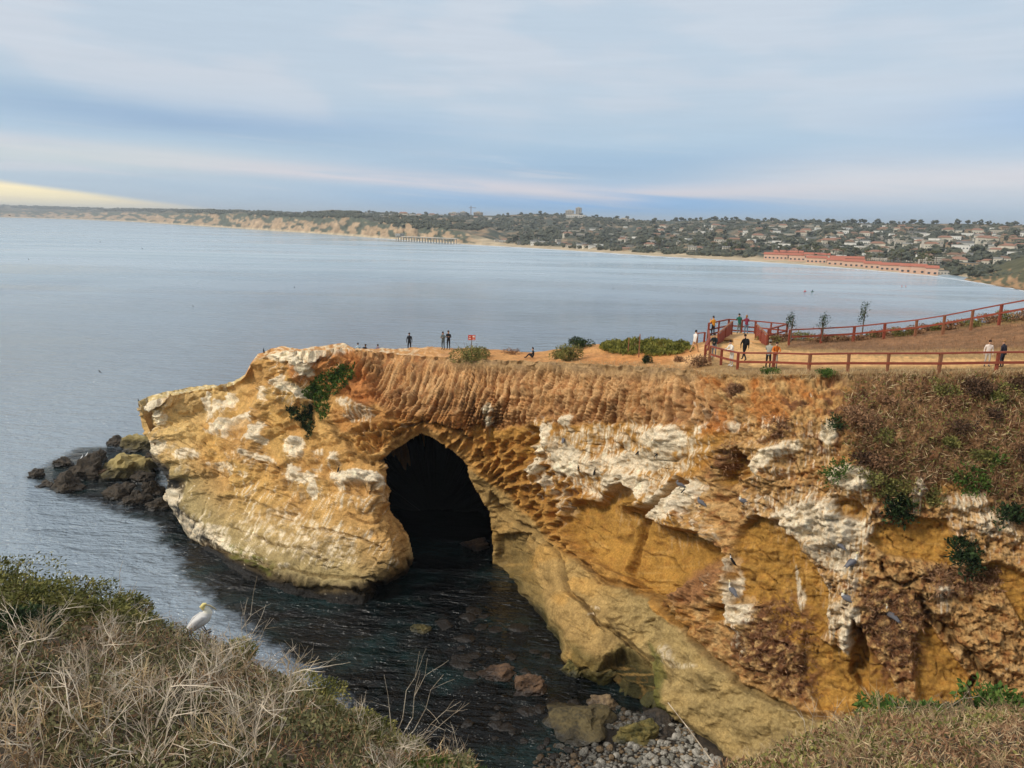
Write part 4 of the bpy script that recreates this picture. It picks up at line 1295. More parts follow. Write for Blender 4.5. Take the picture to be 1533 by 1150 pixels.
def ico():
    global ICO
    if ICO is None:
        bm = bmesh.new(); bmesh.ops.create_icosphere(bm, subdivisions=1, radius=1)
        ICO = (np.array([v.co[:] for v in bm.verts]), np.array([[v.index for v in f.verts] for f in bm.faces])); bm.free()
    return ICO


def clumps(rng, n, rx, rz, zc, r0, r1):
    v, f = ico(); VV, FF = [], []
    for i in range(n):
        d = rng.normal(size=3); d /= np.linalg.norm(d); rad = rng.uniform(0.3, 1) ** 0.5
        c = d * [rx * rad, rx * rad, rz * rad] + [0, 0, zc]
        q = v * rng.uniform(r0, r1) * (1 + 0.35 * rng.normal(size=(len(v), 1))) * [1, 1, 0.75] + c
        FF.append(f + len(v) * i); VV.append(q)
    return np.concatenate(VV), np.concatenate(FF)


def far_tree(kind, seed):
    rng = np.random.RandomState(seed)
    if kind == 'palm':
        b = MB(); b.tube([(0, 0, -2), (0.3, 0, 4), (0.2, 0, 9)], [0.3, 0.25, 0.2], 4, 1)
        V, F = clumps(rng, 12, 2.2, 0.9, 9.0, 0.4, 1.0)
        b.add(V, F.tolist(), 0)
        return b.build('palm_tree', [FTM2, BARK])
    b = MB(); b.tube([(0, 0, -2), (0, 0, 3)], [0.4, 0.3], 4, 1)
    V, F = clumps(rng, 22, 3.2, 2.2, 4.2, 0.7, 1.5)
    b.add(V, F.tolist(), 0)
    return b.build('tree', [FTM, BARK])


tsrc = {}
TZ = [('tree', 'dark round tree on the far skyline', 'trees on the far skyline', 95, 1.0), ('palm', 'slender palm behind the far beach', 'palms behind the far beach', 95, 0.8),
      ('tree', 'dark bushy tree between the far houses', 'trees between the far houses', 90, 0.9)]
for kind, lab, grp, cnt, scl in TZ:
    k = 0; tries = 0
    while k < cnt and tries < 3000:
        tries += 1
        if 'skyline' in lab:
            x = RND.uniform(360, 1530) if RND.random() < 0.3 else RND.uniform(980, 1530); y = interp(x, RIDGE) + 1.2
        elif kind == 'palm':
            x = RND.uniform(960, 1420); y = interp(x, SHORE) - RND.uniform(7, 17)
        else:
            x = RND.uniform(760, 1530); t_ = RND.uniform(0.05, 0.9); y = interp(x, SHORE) * (1 - t_) + interp(x, RIDGE) * t_ - 3
        p = far_hit(x, y)
        if p is None: continue
        vi = (kind, RND.randrange(4))
        if vi not in tsrc: tsrc[vi] = o = far_tree(kind, vi[1] + (10 if kind == 'palm' else 0))
        else:
            o = tsrc[vi].copy(); SC.collection.objects.link(o)
        o.location = p; s_ = scl * RND.uniform(0.7, 1.5); o.scale = (s_, s_, s_); o.rotation_euler = (0, 0, RND.uniform(0, 6))
        where = 'left of the ridge tower' if x < 850 else 'between tower and red resort' if x < 1140 else 'above the red resort' if x < 1410 else 'at the right edge'
        tag(o, lab + ', ' + where if kind != 'palm' else lab + ' ' + where, 'palm' if kind == 'palm' else 'tree', grp); k += 1
# the wood between them: nobody could count it
rng = np.random.RandomState(3)
v, f = ico(); VV, FF = [], []; cnt = 0
for i in range(13000):
    x = rng.uniform(-100, 1640)
    t_ = rng.uniform(0.08, 1.0) if x > 760 else rng.uniform(0.80, 1.0)
    if x > 560 and x < 760: t_ = rng.uniform(0.5, 1)
    y = float(interp(x, SHORE) * (1 - t_) + interp(x, RIDGE) * t_)
    if fbm(np.float32(x / 30), np.float32(y / 7), oct=3, seed=77) < -0.2: continue
    if x > 1130 and x < 1420 and t_ < 0.24: continue
    p = far_hit(x, y)
    if p is None: continue
    s_ = rng.uniform(1.6, 4.2) * (0.7 + p.y / 5000)
    q = v * s_ * (1 + 0.25 * rng.normal(size=(len(v), 1))) * [1.2, 1.2, 0.8] + np.array(p) + [0, 0, s_ * 0.3]
    FF.append(f + len(v) * cnt); VV.append(q); cnt += 1
o = mesh_np('distant_woodland', np.concatenate(VV), np.concatenate(FF), FTM, smooth=False)
tag(o, 'dark scrub and tree cover between the houses of the far hills', kind='stuff')
# ------------------------------------------------------------------ things on the headland
REDWOOD = plain('red_brown_timber', lin((134, 66, 48)), 0.8, 0.4, 3.0, bump=0.3)
REDWOOD2 = plain('worn_timber', lin((138, 92, 66)), 0.8, 0.25, 6.0, bump=0.3)
PLANKS = plain('sandy_planks', lin((206, 164, 112)), 0.85, 0.15, 3.0)


def post(b, foot, h=1.12, w=0.15, lean=(0, 0), mi=0):
    f = Vector(foot); b.beam(f - Vector((0, 0, 0.35)), f + Vector((lean[0], lean[1], h)), w, w, mi)


def make_fence(name, label, feet, h=1.12, rails=(1.06, 0.52), start=None):
    root = empty(name, feet[0]); tag(root, label, 'fence', None)
    o_ = Vector(feet[0])
    for f in feet:
        b = MB(); post(b, Vector(f) - o_, h, RND.uniform(0.13, 0.17), (RND.uniform(-.03, .03), 0)); b.build('post', [REDWOOD if RND.random() < 0.6 else REDWOOD2], root)
    for i in range(len(feet) - 1):
        a, e = Vector(feet[i]) - o_, Vector(feet[i + 1]) - o_
        for k, r in enumerate(rails):
            b = MB(); off = Vector((0, -0.09, r))
            if k == 0: b.beam(a + off + Vector((0, .09, .02)), e + off + Vector((0, .09, .02)), 0.17, 0.09)
            else: b.beam(a + off, e + off, 0.05, 0.14)
            b.build('rail', [REDWOOD], root)
    return root


FP = [(1062, 541), (1079, 546.5), (1104, 553.5), (1157, 554.5), (1210, 557), (1269, 556.5), (1328, 557), (1405, 557.5), (1491, 556.5), (1585, 556.5), (1690, 556.5)]
feet = []
for x, y in FP:
    p, _ = hit(x, y)
    if p is None or p.y > 70: p = Vector(at_y(x, y, 43.0))
    feet.append(Vector(p))
make_fence('rail_fence', 'red-brown two-rail timber fence running along the near cliff edge', feet)
BP = [(1181, 514, 61), (1229, 512, 60.5), (1277, 509.5, 60), (1323, 505, 59), (1370, 500.5, 57.5), (1412, 494.5, 56), (1454, 487, 54.5), (1496, 479.5, 53), (1540, 472, 51.5), (1600, 462, 50)]
feet = [Vector(at_y(x, y, Y)) for x, y, Y in BP]
for f in feet:
    q = drop(f.x, f.y)
    if q and q.z > f.z - 0.4: pass
make_fence('rail_fence', 'red-brown timber fence climbing to the right along the far rim', feet, 1.1)

# lookout deck
DZ = 20.75
dk = [Vector(at_z(x, y, DZ)) for x, y in ((1060, 503.5), (1090, 496.5), (1130, 499.5), (1177, 504.5), (1149, 513.0))]
root = empty('lookout_deck', dk[0]); tag(root, 'raised red timber lookout deck with railings and a ramp', 'lookout deck')
o_ = dk[0]; L_ = [p - o_ for p in dk]
b = MB(); n = len(L_)
b.v += [tuple(p) for p in L_] + [tuple(p - Vector((0, 0, 0.18))) for p in L_]
b.f += [tuple(range(n))[::-1], tuple(range(n, 2 * n))] + [(i, (i + 1) % n, n + (i + 1) % n, n + i) for i in range(n)]; b.m += [0] * (n + 2)
b.build('floor', [PLANKS], root)
for i in range(n):
    b = MB(); b.beam(L_[i] - Vector((0, 0, 2.2)), L_[i] + Vector((0, 0, 1.12)), 0.15, 0.15); b.build('post', [REDWOOD], root)
for i, j in ((0, 1), (1, 2), (2, 3), (3, 4)):
    a, e = L_[i], L_[j]
    for r, w, h in ((1.12, 0.17, 0.09), (0.55, 0.05, 0.12), (0.15, 0.05, 0.12)):
        b = MB(); b.beam(a + Vector((0, 0, r)), e + Vector((0, 0, r)), w, h); b.build('rail', [REDWOOD], root)
    m_ = (a + e) / 2
    b = MB(); b.beam(m_ - Vector((0, 0, 1.6)), m_ + Vector((0, 0, 1.1)), 0.12, 0.12); b.build('post', [REDWOOD], root)
# ramp down towards the path, between two slatted flanks
ra = [Vector(at_z(x, y, z)) - o_ for x, y, z in ((1096, 502.5, DZ + 0.02), (1128, 505, DZ + 0.02), (1124, 527, 20.5), (1102, 527, 20.5))]
b = MB(); b.v += [tuple(p) for p in ra] + [tuple(p - Vector((0, 0, .15))) for p in ra]
b.f += [(3, 2, 1, 0), (4, 5, 6, 7), (0, 1, 5, 4), (1, 2, 6, 5), (2, 3, 7, 6), (3, 0, 4, 7)]; b.m += [0] * 6
b.build('ramp', [PLANKS], root)
for (x0, y0, z0), (x1, y1, z1) in (((1095, 500, 20.8), (1074, 519, 20.3)), ((1131, 505, 20.8), (1147, 522, 20.5))):
    a, e = Vector(at_z(x0, y0, z0)) - o_, Vector(at_z(x1, y1, z1)) - o_
    b = MB()
    for k in range(6):
        z = 0.1 + k * 0.16; b.beam(a + Vector((0, 0, z)), e + Vector((0, 0, z)), 0.04, 0.12)
    b.build('side_panel', [REDWOOD], root)
    for q in (a, (a + e) / 2, e):
        b = MB(); b.beam(q - Vector((0, 0, .9)), q + Vector((0, 0, 1.15)), 0.13, 0.13); b.build('post', [REDWOOD], root)
    b = MB(); b.beam(a + Vector((0, 0, 1.12)), e + Vector((0, 0, 1.12)), 0.14, 0.08); b.build('handrail', [REDWOOD2], root)
# the side rail that ties the fence corner to the deck
f0 = Vector(hit(1062, 541)[0]); f1_ = Vector(at_z(1059, 513, 20.2))
make_fence('rail_fence', 'short red-brown fence joining the near fence corner to the lookout deck', [f0 + Vector((-.25, 0.3, 0)), (f0 + f1_) / 2, f1_])
f2_ = Vector(at_z(1043, 514, 20.0))
make_fence('rail_fence', 'short low timber rail left of the lookout deck', [f1_ + Vector((-0.3, 0, 0)), f2_], 0.9, (0.85,))

# sign and posts
M_SIGN = plain('sign_red', lin((206, 70, 40)), 0.5, 0.1, 2.0); M_WHITE = plain('sign_white', (0.75, 0.74, 0.7), 0.5, 0.05, 2.0); M_STEEL = plain('galvanised', lin((110, 100, 92)), 0.5, 0.1, 4.0)
p = hit(706, 526)[0] or Vector(at_y(706, 526, 70))
root = empty('warning_sign', p, 0.1); tag(root, 'small red and white warning sign on a thin post beside the round bush', 'sign')
b = MB(); b.tube([(0, 0, -.3), (0, 0, 1.55)], 0.03, 6); b.build('pole', [M_STEEL], root)
b = MB(); b.box(-.34, -.02, -.05, -.03, 1.08, 1.55); b.box(.02, .34, -.05, -.03, 1.08, 1.55); pn = b.build('panel', [M_SIGN], root)
b = MB(); b.box(-.26, -.10, -.056, -.052, 1.36, 1.42); b.box(-.28, -.08, -.056, -.052, 1.18, 1.26); b.box(.08, .28, -.056, -.052, 1.32, 1.48); b.box(.08, .28, -.056, -.052, 1.14, 1.2); b.build('marking', [M_WHITE], pn)
for x, yf, h, lab in ((956, 535, 1.85, 'tall bare timber stake standing in the iceplant mound'), (940, 531, 1.4, 'shorter thin stake left of the tall stake behind the iceplant')):
    p = hit(x, yf)[0]; b = MB(); b.tube([(0, 0, -.3), (0.02, 0, h)], [0.05, 0.04], 7)
    o = b.build('stake', [REDWOOD2]); o.location = p; tag(o, lab, 'stake')

# ---------------------------------------------------------------- people
SKINM = plain('skin', lin((196, 148, 120)), 0.6, 0.05, 4.0)
SHOE = plain('shoe', lin((40, 38, 38)), 0.6, 0.1, 4.0)
EYE = plain('eye', lin((30, 24, 22)), 0.3, 0.0, 4.0)
CLOTH = {}


def cloth(c):
    if c not in CLOTH: CLOTH[c] = plain('cloth_%d_%d_%d' % c, lin(c), 0.9, 0.14, 9.0)
    return CLOTH[c]


def person(loc, yaw, height, label, top, trousers, hair=(50, 38, 30), arms='down', legs='stand', skirt=None, hat=None, pack=None, shoes=None, longhair=False, bag=None, seed=0):
    """loc: where the feet (or the seat) touch the ground; yaw: facing, 0 = away from the camera (+Y)"""
    k = height / 1.75
    rg = random.Random(seed + int(loc[0] * 100))
    J = {}
    if legs == 'sit': ph = 0.13
    else: ph = 0.95
    J['pel'] = (0, 0, ph); J['spine'] = (0, -0.01 if legs != 'sit' else -.06, ph + .20); J['chest'] = (0, 0 if legs != 'sit' else -.04, ph + .36); J['neck'] = (0, 0.01 if legs != 'sit' else 0, ph + .52)
    lean = {'rail': 0.16, 'lean': 0.16}.get(arms, 0.03)
    for q, f in (('spine', .4), ('chest', .8), ('neck', 1.1)):
        x, y, z = J[q]; J[q] = (x, y + lean * f, z)
    nx, ny, nz = J['neck']
    J['head0'] = (0, ny + .02, nz + .09); J['head1'] = (0, ny + .03, nz + .19)
    edges = [('pel', 'spine'), ('spine', 'chest'), ('chest', 'neck'), ('neck', 'head0'), ('head0', 'head1')]
    rad = {'pel': (.155, .115), 'spine': (.135, .10), 'chest': (.165, .115), 'neck': (.058, .058), 'head0': (.078, .085), 'head1': (.085, .098)}
    reg = {}
    for s, sn in ((-1, 'l'), (1, 'r')):
        if legs == 'sit':
            hip = (s * .09, .04, ph - .0); kn = (s * .17, .36, ph + .26); an = (s * .12, .62, .06); to = (s * .13, .78, .05)
        elif legs == 'walk':
            hip = (s * .09, 0, .90); kn = (s * .10, .16 * s + .05, .50); an = (s * .10, .30 * s - (0.06 if s < 0 else 0), .10 if s > 0 else .14); to = (s * .11, an[1] + .17, .04 if s > 0 else .06)
        else:
            w = .10 + rg.uniform(0, .03); hip = (s * .09, 0, .90); kn = (s * w, .02 + rg.uniform(0, .04), .50); an = (s * (w + .01), -.02, .09); to = (s * (w + .04), .16, .035)
        J['hip' + sn], J['kn' + sn], J['an' + sn], J['to' + sn] = hip, kn, an, to
        edges += [('pel', 'hip' + sn), ('hip' + sn, 'kn' + sn), ('kn' + sn, 'an' + sn), ('an' + sn, 'to' + sn)]
        rad.update({'hip' + sn: (.092, .095), 'kn' + sn: (.06, .064), 'an' + sn: (.042, .045), 'to' + sn: (.045, .032)})
        cx, cy, cz = J['chest']
        sh = (s * .185, cy, cz + .09)
        mode = arms
        if arms == 'phone' or (arms == 'phone1' and s > 0):
            el_ = (s * .22, cy + .14, cz - .12); wr = (s * .07, cy + .34, cz + .10)
        elif arms in ('rail', 'lean'):
            el_ = (s * .24, cy + .12, cz - .12); wr = (s * .14, cy + .36, cz - .14)
        elif arms == 'shade' and s > 0:
            el_ = (s * .36, cy + .12, cz + .14); wr = (s * .16, cy + .14, cz + .30)
        elif legs == 'sit':
            el_ = (s * .24, cy + .10, cz - .14); wr = (s * .10, cy + .32, cz - .10)
        elif arms == 'cross':
            el_ = (s * .25, cy + .04, cz - .18); wr = (s * -.02, cy + .2, cz - .10)
        elif legs == 'walk':
            el_ = (s * .24, cy - .10 * s, cz - .18); wr = (s * .23, cy + (.10 if s < 0 else -.12), cz - .42)
        else:
            el_ = (s * .25, cy - .02, cz - .19); wr = (s * .25, cy + .06, cz - .45)
        d = (Vector(wr) - Vector(el_)).normalized(); hd = Vector(wr) + d * .07
        J['sh' + sn], J['el' + sn], J['wr' + sn], J['ha' + sn] = sh, el_, wr, tuple(hd)
        edges += [('chest', 'sh' + sn), ('sh' + sn, 'el' + sn), ('el' + sn, 'wr' + sn), ('wr' + sn, 'ha' + sn)]
        rad.update({'sh' + sn: (.068, .068), 'el' + sn: (.045, .045), 'wr' + sn: (.028, .026), 'ha' + sn: (.036, .018)})
    names = list(J); idx = {n_: i for i, n_ in enumerate(names)}
    me = bpy.data.meshes.new('person')
    me.from_pydata([J[n_] for n_ in names], [(idx[a], idx[b_]) for a, b_ in edges], [])
    o = bpy.data.objects.new('tmp', me); SC.collection.objects.link(o)
    md = o.modifiers.new('skin', 'SKIN'); md.use_smooth_shade = True
    for i, n_ in enumerate(names):
        sv = me.skin_vertices[0].data[i]; sv.radius = rad[n_]; sv.use_root = (n_ == 'pel')
    o.modifiers.new('sub', 'SUBSURF').levels = 1
    dg = bpy.context.evaluated_depsgraph_get()
    em = bpy.data.meshes.new_from_object(o.evaluated_get(dg))
    V = [v.co.copy() for v in em.vertices]; F = [tuple(p_.vertices) for p_ in em.polygons]
    bpy.data.objects.remove(o)
    mats = [SKINM, cloth(top), cloth(trousers), cloth(shoes) if shoes else SHOE, EYE]
    R = {'pel': 2, 'spine': 1, 'chest': 1, 'neck': 0, 'head0': 0, 'head1': 0}
    segs = []
    for a, b_ in edges:
        r = 1
        if a in ('neck', 'head0'): r = 0
        elif a[:2] == 'wr': r = 0
        elif a[:2] == 'an': r = 3
        elif a[:3] in ('hip',) or a[:2] == 'kn' or (a == 'pel' and b_[:3] == 'hip'): r = 2
        segs.append((Vector(J[a]), Vector(J[b_]), r))
    b = MB(); fm = []
    b.v = [tuple(v) for v in V]
    for f in F:
        c = sum((V[i] for i in f), Vector()) / len(f); best = (9, 1)
        for a_, e_, r in segs:
            e = e_ - a_; t_ = max(0, min(1, (c - a_).dot(e) / max(e.length_squared, 1e-6)))
            best = min(best, ((c - a_ - e * t_).length - (0.03 if r == 1 else 0), r))
        r = best[1]
        if skirt and r == 2 and c.z < 0.5: r = 0
        b.f.append(f); b.m.append(r)
    # fingers and thumb
    for s, sn in ((-1, 'l'), (1, 'r')):
        hw = Vector(J['wr' + sn]); h = Vector(J['ha' + sn]); d = (h - hw).normalized()
        side = d.cross(Vector((s, 0.2, 0.1))).normalized(); side2 = d.cross(side).normalized()
        for i in range(4):
            base = h + side * (i - 1.5) * .017 + d * .012; ln = (.070, .078, .072, .056)[i]
            b.tube([base, base + d * ln * .5 + side2 * .006, base + d * ln * .9 + side2 * .028 * s], [.0085, .0075, .006], 4, 0)
        tb = hw + d * .03 + side * .03
        b.tube([tb, tb + d * .03 + side * .022, tb + d * .055 + side * .026], [.010, .009, .007], 4, 0)
    hx, hy, hz = J['head1']
    for s in (-1, 1):
        b.tube([(s * .033, hy + .072, hz + .0), (s * .033, hy + .088, hz)], .011, 6, 4)
        b.tube([(s * .078, hy - .01, hz - .03), (s * .088, hy - .015, hz), (s * .080, hy - .012, hz + .03)], [.008, .016, .009], 5, 0)
    b.tube([(0, hy + .078, hz + .012), (0, hy + .104, hz - .03), (0, hy + .082, hz - .04)], [.008, .016, .008], 5, 0)
    b.tube([(-.024, hy + .078, hz - .066), (0, hy + .086, hz - .068), (.024, hy + .078, hz - .066)], .006, 4, 3)
    body = b.build('person', mats, smooth=True)
    # hair
    hb = MB(); v_, f_ = ico()
    bm = bmesh.new(); bmesh.ops.create_icosphere(bm, subdivisions=2, radius=1)
    hv = [Vector(v.co) for v in bm.verts]; hf = [tuple(v.index for v in f.verts) for f in bm.faces]; bm.free()
    q = []
    for v in hv:
        x, y, z = v.x * .094, v.y * .105 - .012, v.z * .10 + .055
        if v.y > 0.35 and v.z < .45: y -= .07 * (v.y - .2); z = max(z, .03)
        elif v.z < -0.2: z = .055 - .10 * (1.15 if not longhair else 2.9) * abs(v.z); y -= .01
        q.append((x, hy + y, hz + z))
    hb.add(q, hf)
    hb.build('hair', [cloth(hair)], body, smooth=True)
    if hat:
        b = MB(); n_ = 12
        rings = [[(math.cos(a) * r, hy + math.sin(a) * r, hz + z) for a in [2 * math.pi * i / n_ for i in range(n_)]] for r, z in ((.108, .06), (.112, .10), (.10, .15), (.05, .18))]
        b.loft(rings)
        b.loft([[(x * .09, hy + .09 + y * .09, hz + .075 + z_) for x, y in ((-1, -.3), (-.8, .8), (0, 1.2), (.8, .8), (1, -.3))] for z_ in (0, .012)])
        b.build('hat', [cloth(hat)], body)
    cx, cy, cz = J['chest']
    if pack:
        b = MB(); rings = []
        for z, w, d in ((-.24, .13, .10), (-.18, .16, .15), (0, .16, .16), (.14, .14, .12), (.2, .08, .06)):
            rings.append([(math.cos(a) * w, cy - .17 - d / 2 + math.sin(a) * d * .8, cz + z) for a in [2 * math.pi * i / 10 for i in range(10)]])
        b.loft(rings)
        for s in (-1, 1): b.tube([(s * .10, cy - .12, cz + .12), (s * .12, cy + .02, cz + .17), (s * .13, cy + .125, cz + .05), (s * .13, cy + .05, cz - .16), (s * .12, cy - .14, cz - .2)], .016, 5)
        b.build('backpack', [cloth(pack)], body, smooth=True)
    if skirt:
        b = MB(); b.loft([[(math.cos(a) * w, math.sin(a) * w * .8, z) for a in [2 * math.pi * i / 14 for i in range(14)]] for w, z in ((.15, 1.06), (.185, .92), (.22, .7), (.25, .48))])
        b.build('skirt', [cloth(skirt)], body, smooth=True)
    if bag:
        b = MB(); b.tube([(-.16, cy + .02, cz + .14), (.0, cy + .135, cz - .02), (.2, cy + .05, cz - .3)], .012, 4); b.box(.17, .25, cy - .08, cy + .14, cz - .48, cz - .28)
        b.build('bag', [cloth(bag)], body)
    body.location = loc; body.rotation_euler = (0, 0, yaw); body.scale = (k, k, k)
    tag(body, label, 'person', None)
    return body


def gp(px, py, Y=None):
    if Y is not None: return Vector(at_y(px, py, Y))
    p = hit(px, py)[0]
    return p if p is not None else Vector(at_y(px, py, 60))


PI = math.pi
person(gp(613, 526, 74), 0.3, 1.78, 'person in a dark suit standing alone on the skyline left of the couple', (30, 32, 38), (34, 34, 40), legs='stand')
person(gp(663.5, 523.5), 2.6, 1.70, 'person in grey-green clothes on the left of the couple by the round bush', (84, 92, 92), (70, 80, 84), arms='cross', longhair=True)
person(gp(671.5, 523), 2.9, 1.78, 'person in black on the right of the couple by the round bush', (32, 30, 32), (36, 34, 36), arms='cross', longhair=True, hair=(60, 40, 30))
person(gp(798, 536.5), 1.35, 1.72, 'person in black sitting on the ground near the rim and looking down', (34, 34, 40), (40, 40, 46), legs='sit')
person(gp(536.5, 539, 77), 0.4, 1.72, 'person in pale blue half hidden behind the white skyline rocks', (176, 196, 206), (90, 100, 110))
person(gp(547, 541, 77), -0.6, 1.72, 'person in black half hidden behind the skyline rocks, middle of three', (40, 42, 48), (40, 42, 46), pack=(30, 30, 34))
person(gp(566, 541, 77), 0.2, 1.70, 'person in a mauve top hidden to the shoulders behind the skyline rocks', (130, 112, 126), (60, 60, 66))
person(gp(1039, 528.5), -1.2, 1.78, 'person in white top and tan trousers walking left of the lookout deck', (222, 218, 212), (176, 140, 104), hair=(40, 34, 30), legs='walk')
dz = Vector((0, 0, 0.01))
person(Vector(at_z(1067, 503, DZ)) + dz, 0.5, 1.68, 'person in a bright yellow-orange top at the left corner of the deck', (224, 150, 36), (50, 44, 44), arms='phone', hair=(36, 28, 26))
person(Vector(at_z(1106, 499.8, DZ)) + dz, 0.1, 1.74, 'person in a green jacket leaning on the deck rail beside a maroon-clad one', (30, 92, 76), (96, 106, 96), arms='rail', hair=(44, 36, 32))
person(Vector(at_z(1116.5, 500.8, DZ)) + dz, -0.1, 1.66, 'person in a maroon top and blue jeans at the deck rail', (122, 44, 62), (92, 118, 140), arms='rail', hair=(150, 104, 60), longhair=True)
person(gp(1068.5, 535), 2.6, 1.74, 'person in a dark jacket and grey trousers behind the corner fence post', (30, 40, 44), (120, 124, 134), arms='rail', shoes=(210, 210, 210))
person(gp(1094.5, 548.5), 1.9, 1.72, 'person all in white leaning on the near fence', (232, 228, 218), (218, 214, 206), arms='rail', shoes=(220, 220, 220))
person(gp(1113.5, 540), 0.35, 1.80, 'person in black with a black backpack walking to the deck', (24, 26, 32), (22, 22, 26), pack=(20, 20, 24), legs='walk', arms='down')
person(gp(1149, 551.5), -0.5, 1.72, 'person in a grey cap and grey top with black trousers behind the fence', (150, 150, 140), (30, 32, 36), hat=(130, 124, 110), shoes=(220, 220, 214), arms='rail')
person(gp(1159, 551.8), 3.0, 1.70, 'person in an orange top right of the grey-capped one at the fence', (206, 112, 40), (164, 154, 140), hair=(60, 44, 34), arms='rail')
person(gp(1476.5, 549), 2.8, 1.5, 'person in a white shirt on the path behind the right part of the fence', (222, 206, 196), (186, 176, 164), hair=(60, 44, 34))
person(gp(1499, 550), 0.4, 1.5, 'person in dark clothes behind the fence near the right edge', (46, 44, 54), (40, 44, 56), hair=(150, 110, 70), bag=(30, 30, 34))

# ---------------------------------------------------------------- plants on the headland
GREEN1 = leaf_mat('olive_foliage', lin((80, 84, 40)), lin((146, 138, 78)), 2.0)
GREEN2 = leaf_mat('iceplant_foliage', lin((78, 84, 34)), lin((136, 132, 62)), 1.6)
GREEN3 = leaf_mat('dark_foliage', lin((26, 38, 22)), lin((62, 80, 42)), 2.5)
GREEN4 = leaf_mat('bright_foliage', lin((50, 78, 28)), lin((94, 116, 50)), 2.5)
BROWNL = leaf_mat('dry_foliage', lin((104, 72, 50)), lin((170, 132, 98)), 3.0)
DARKBR = leaf_mat('dark_dry_foliage', lin((58, 42, 32)), lin((104, 78, 58)), 3.0)
STRAW = leaf_mat('dry_stems', lin((164, 136, 98)), lin((218, 194, 152)), 1.2)
TWIG = leaf_mat('bleached_twigs', lin((168, 150, 128)), lin((226, 212, 190)), 1.5)


def leaves(C, N, size, rng, aspect=0.45, spread=0.8, vary=0.5):
    """a bent quad leaf at every centre"""
    n = len(C)
    d = N + spread * rng.normal(size=(n, 3)); d /= np.linalg.norm(d, axis=1)[:, None] + 1e-9
    r = rng.normal(size=(n, 3)); s = np.cross(d, r); s /= np.linalg.norm(s, axis=1)[:, None] + 1e-9
    L = (size * (1 + vary * (rng.rand(n) - 0.5) * 2))[:, None]
    a = C; m_ = C + d * L * 0.55; e = C + d * L
    V = np.stack([a, m_ + s * L * aspect * 0.5, e, m_ - s * L * aspect * 0.5], 1).reshape(-1, 3)
    F = np.arange(4 * n).reshape(n, 4)
    return V, F


def bush(name, label, loc, rx, ry, rz, n, size, mat, seed, cat='bush', stems=7, group=None, blobs=9):
    rng = np.random.RandomState(seed)
    root_c = []
    bc = rng.uniform(-1, 1, size=(blobs, 3)) * [0.6, 0.6, 0.26] + [0, 0, 0.42]; br = rng.uniform(0.34, 0.52, blobs)
    n = int(n * 1.8); k = rng.randint(0, blobs, n); d = rng.normal(size=(n, 3)); d /= np.linalg.norm(d, axis=1)[:, None]
    C = (bc[k] + d * (br[k] * rng.uniform(0.75, 1.05, n))[:, None]); C = C[C[:, 2] > -0.05]; d = d[:len(C)]
    N = C - [0, 0, 0.3]
    C = C * [rx, ry, rz]
    V, F = leaves(C, N, size, rng)
    o = mesh_np(name, V, F, mat, smooth=False)
    b = MB()
    for i in range(stems):
        a = rng.uniform(0, 6.28); q = rng.uniform(0.4, 0.8)
        b.tube([(0, 0, -.15), (math.cos(a) * rx * q * .4, math.sin(a) * ry * q * .4, rz * .4), (math.cos(a) * rx * q, math.sin(a) * ry * q, rz * .9)], [.03, .02, .008], 4)
    b.build('stem', [BARK], o)
    o.location = loc
    tag(o, label, cat, group)
    return o


for i, (x, y, w, h, n, sz, mt_, lab) in enumerate((
        (702, 539, 62, 28, 2600, .13, GREEN1, 'round olive bush on the headland beside the warning sign'),
        (873, 520, 46, 13, 1100, .14, GREEN3, 'dark low bush on the skyline left of the iceplant mound'),
        (856, 539, 46, 22, 1500, .13, GREEN1, 'olive bush at the rim below the dark skyline bush'),
        (835, 537, 24, 12, 600, .12, GREEN1, 'small olive bush just left of the rim bush'),
        (970, 544, 20, 12, 500, .10, GREEN3, 'small grey-green bush below the tall stake'),
        (1018, 541, 18, 8, 300, .10, BROWNL, 'tiny dry bush on the dirt path left of the fence'),
        (1048, 549, 34, 17, 700, .12, BROWNL, 'dry brown bush left of the fence corner'),
        (768, 530, 34, 8, 300, .12, BROWNL, 'low dry bush on the skyline right of the round bush'),
        (1153, 559, 28, 9, 500, .10, GREEN4, 'small green weed at the foot of the fence under the orange-clad person'),
        (1236, 562, 28, 9, 700, .09, GREEN4, 'bright green tuft just below the near fence'),
        (1101, 588, 20, 16, 500, .10, BROWNL, 'dark dry bush hanging on the face below the fence corner'),
        )):
    p = gp(x, y); s_ = p.y / F0
    bush('bush', lab, p, w * s_ / 2 * 1.1, w * s_ / 2 * 0.9, h * s_ * 1.0, n, sz, mt_, 100 + i)
# shrubs along the far fence
k = 0
for x in list(range(1152, 1560, 17)):
    y = float(interp(x, SKY)) + RND.uniform(1.5, 6); p = gp(x + RND.uniform(-5, 5), y); s_ = p.y / F0
    w = RND.uniform(24, 40); h = RND.uniform(8, 13) if x > 1330 or x < 1250 else RND.uniform(5, 8)
    bush('shrub', ('brown dry' if k % 3 else 'dull green') + ' shrub in the row under the far fence', p, w * s_ / 2, w * s_ / 2, h * s_, 420, .13, (BROWNL if k % 3 else GREEN1), 200 + k, 'shrub', 3, 'shrubs under the far fence'); k += 1


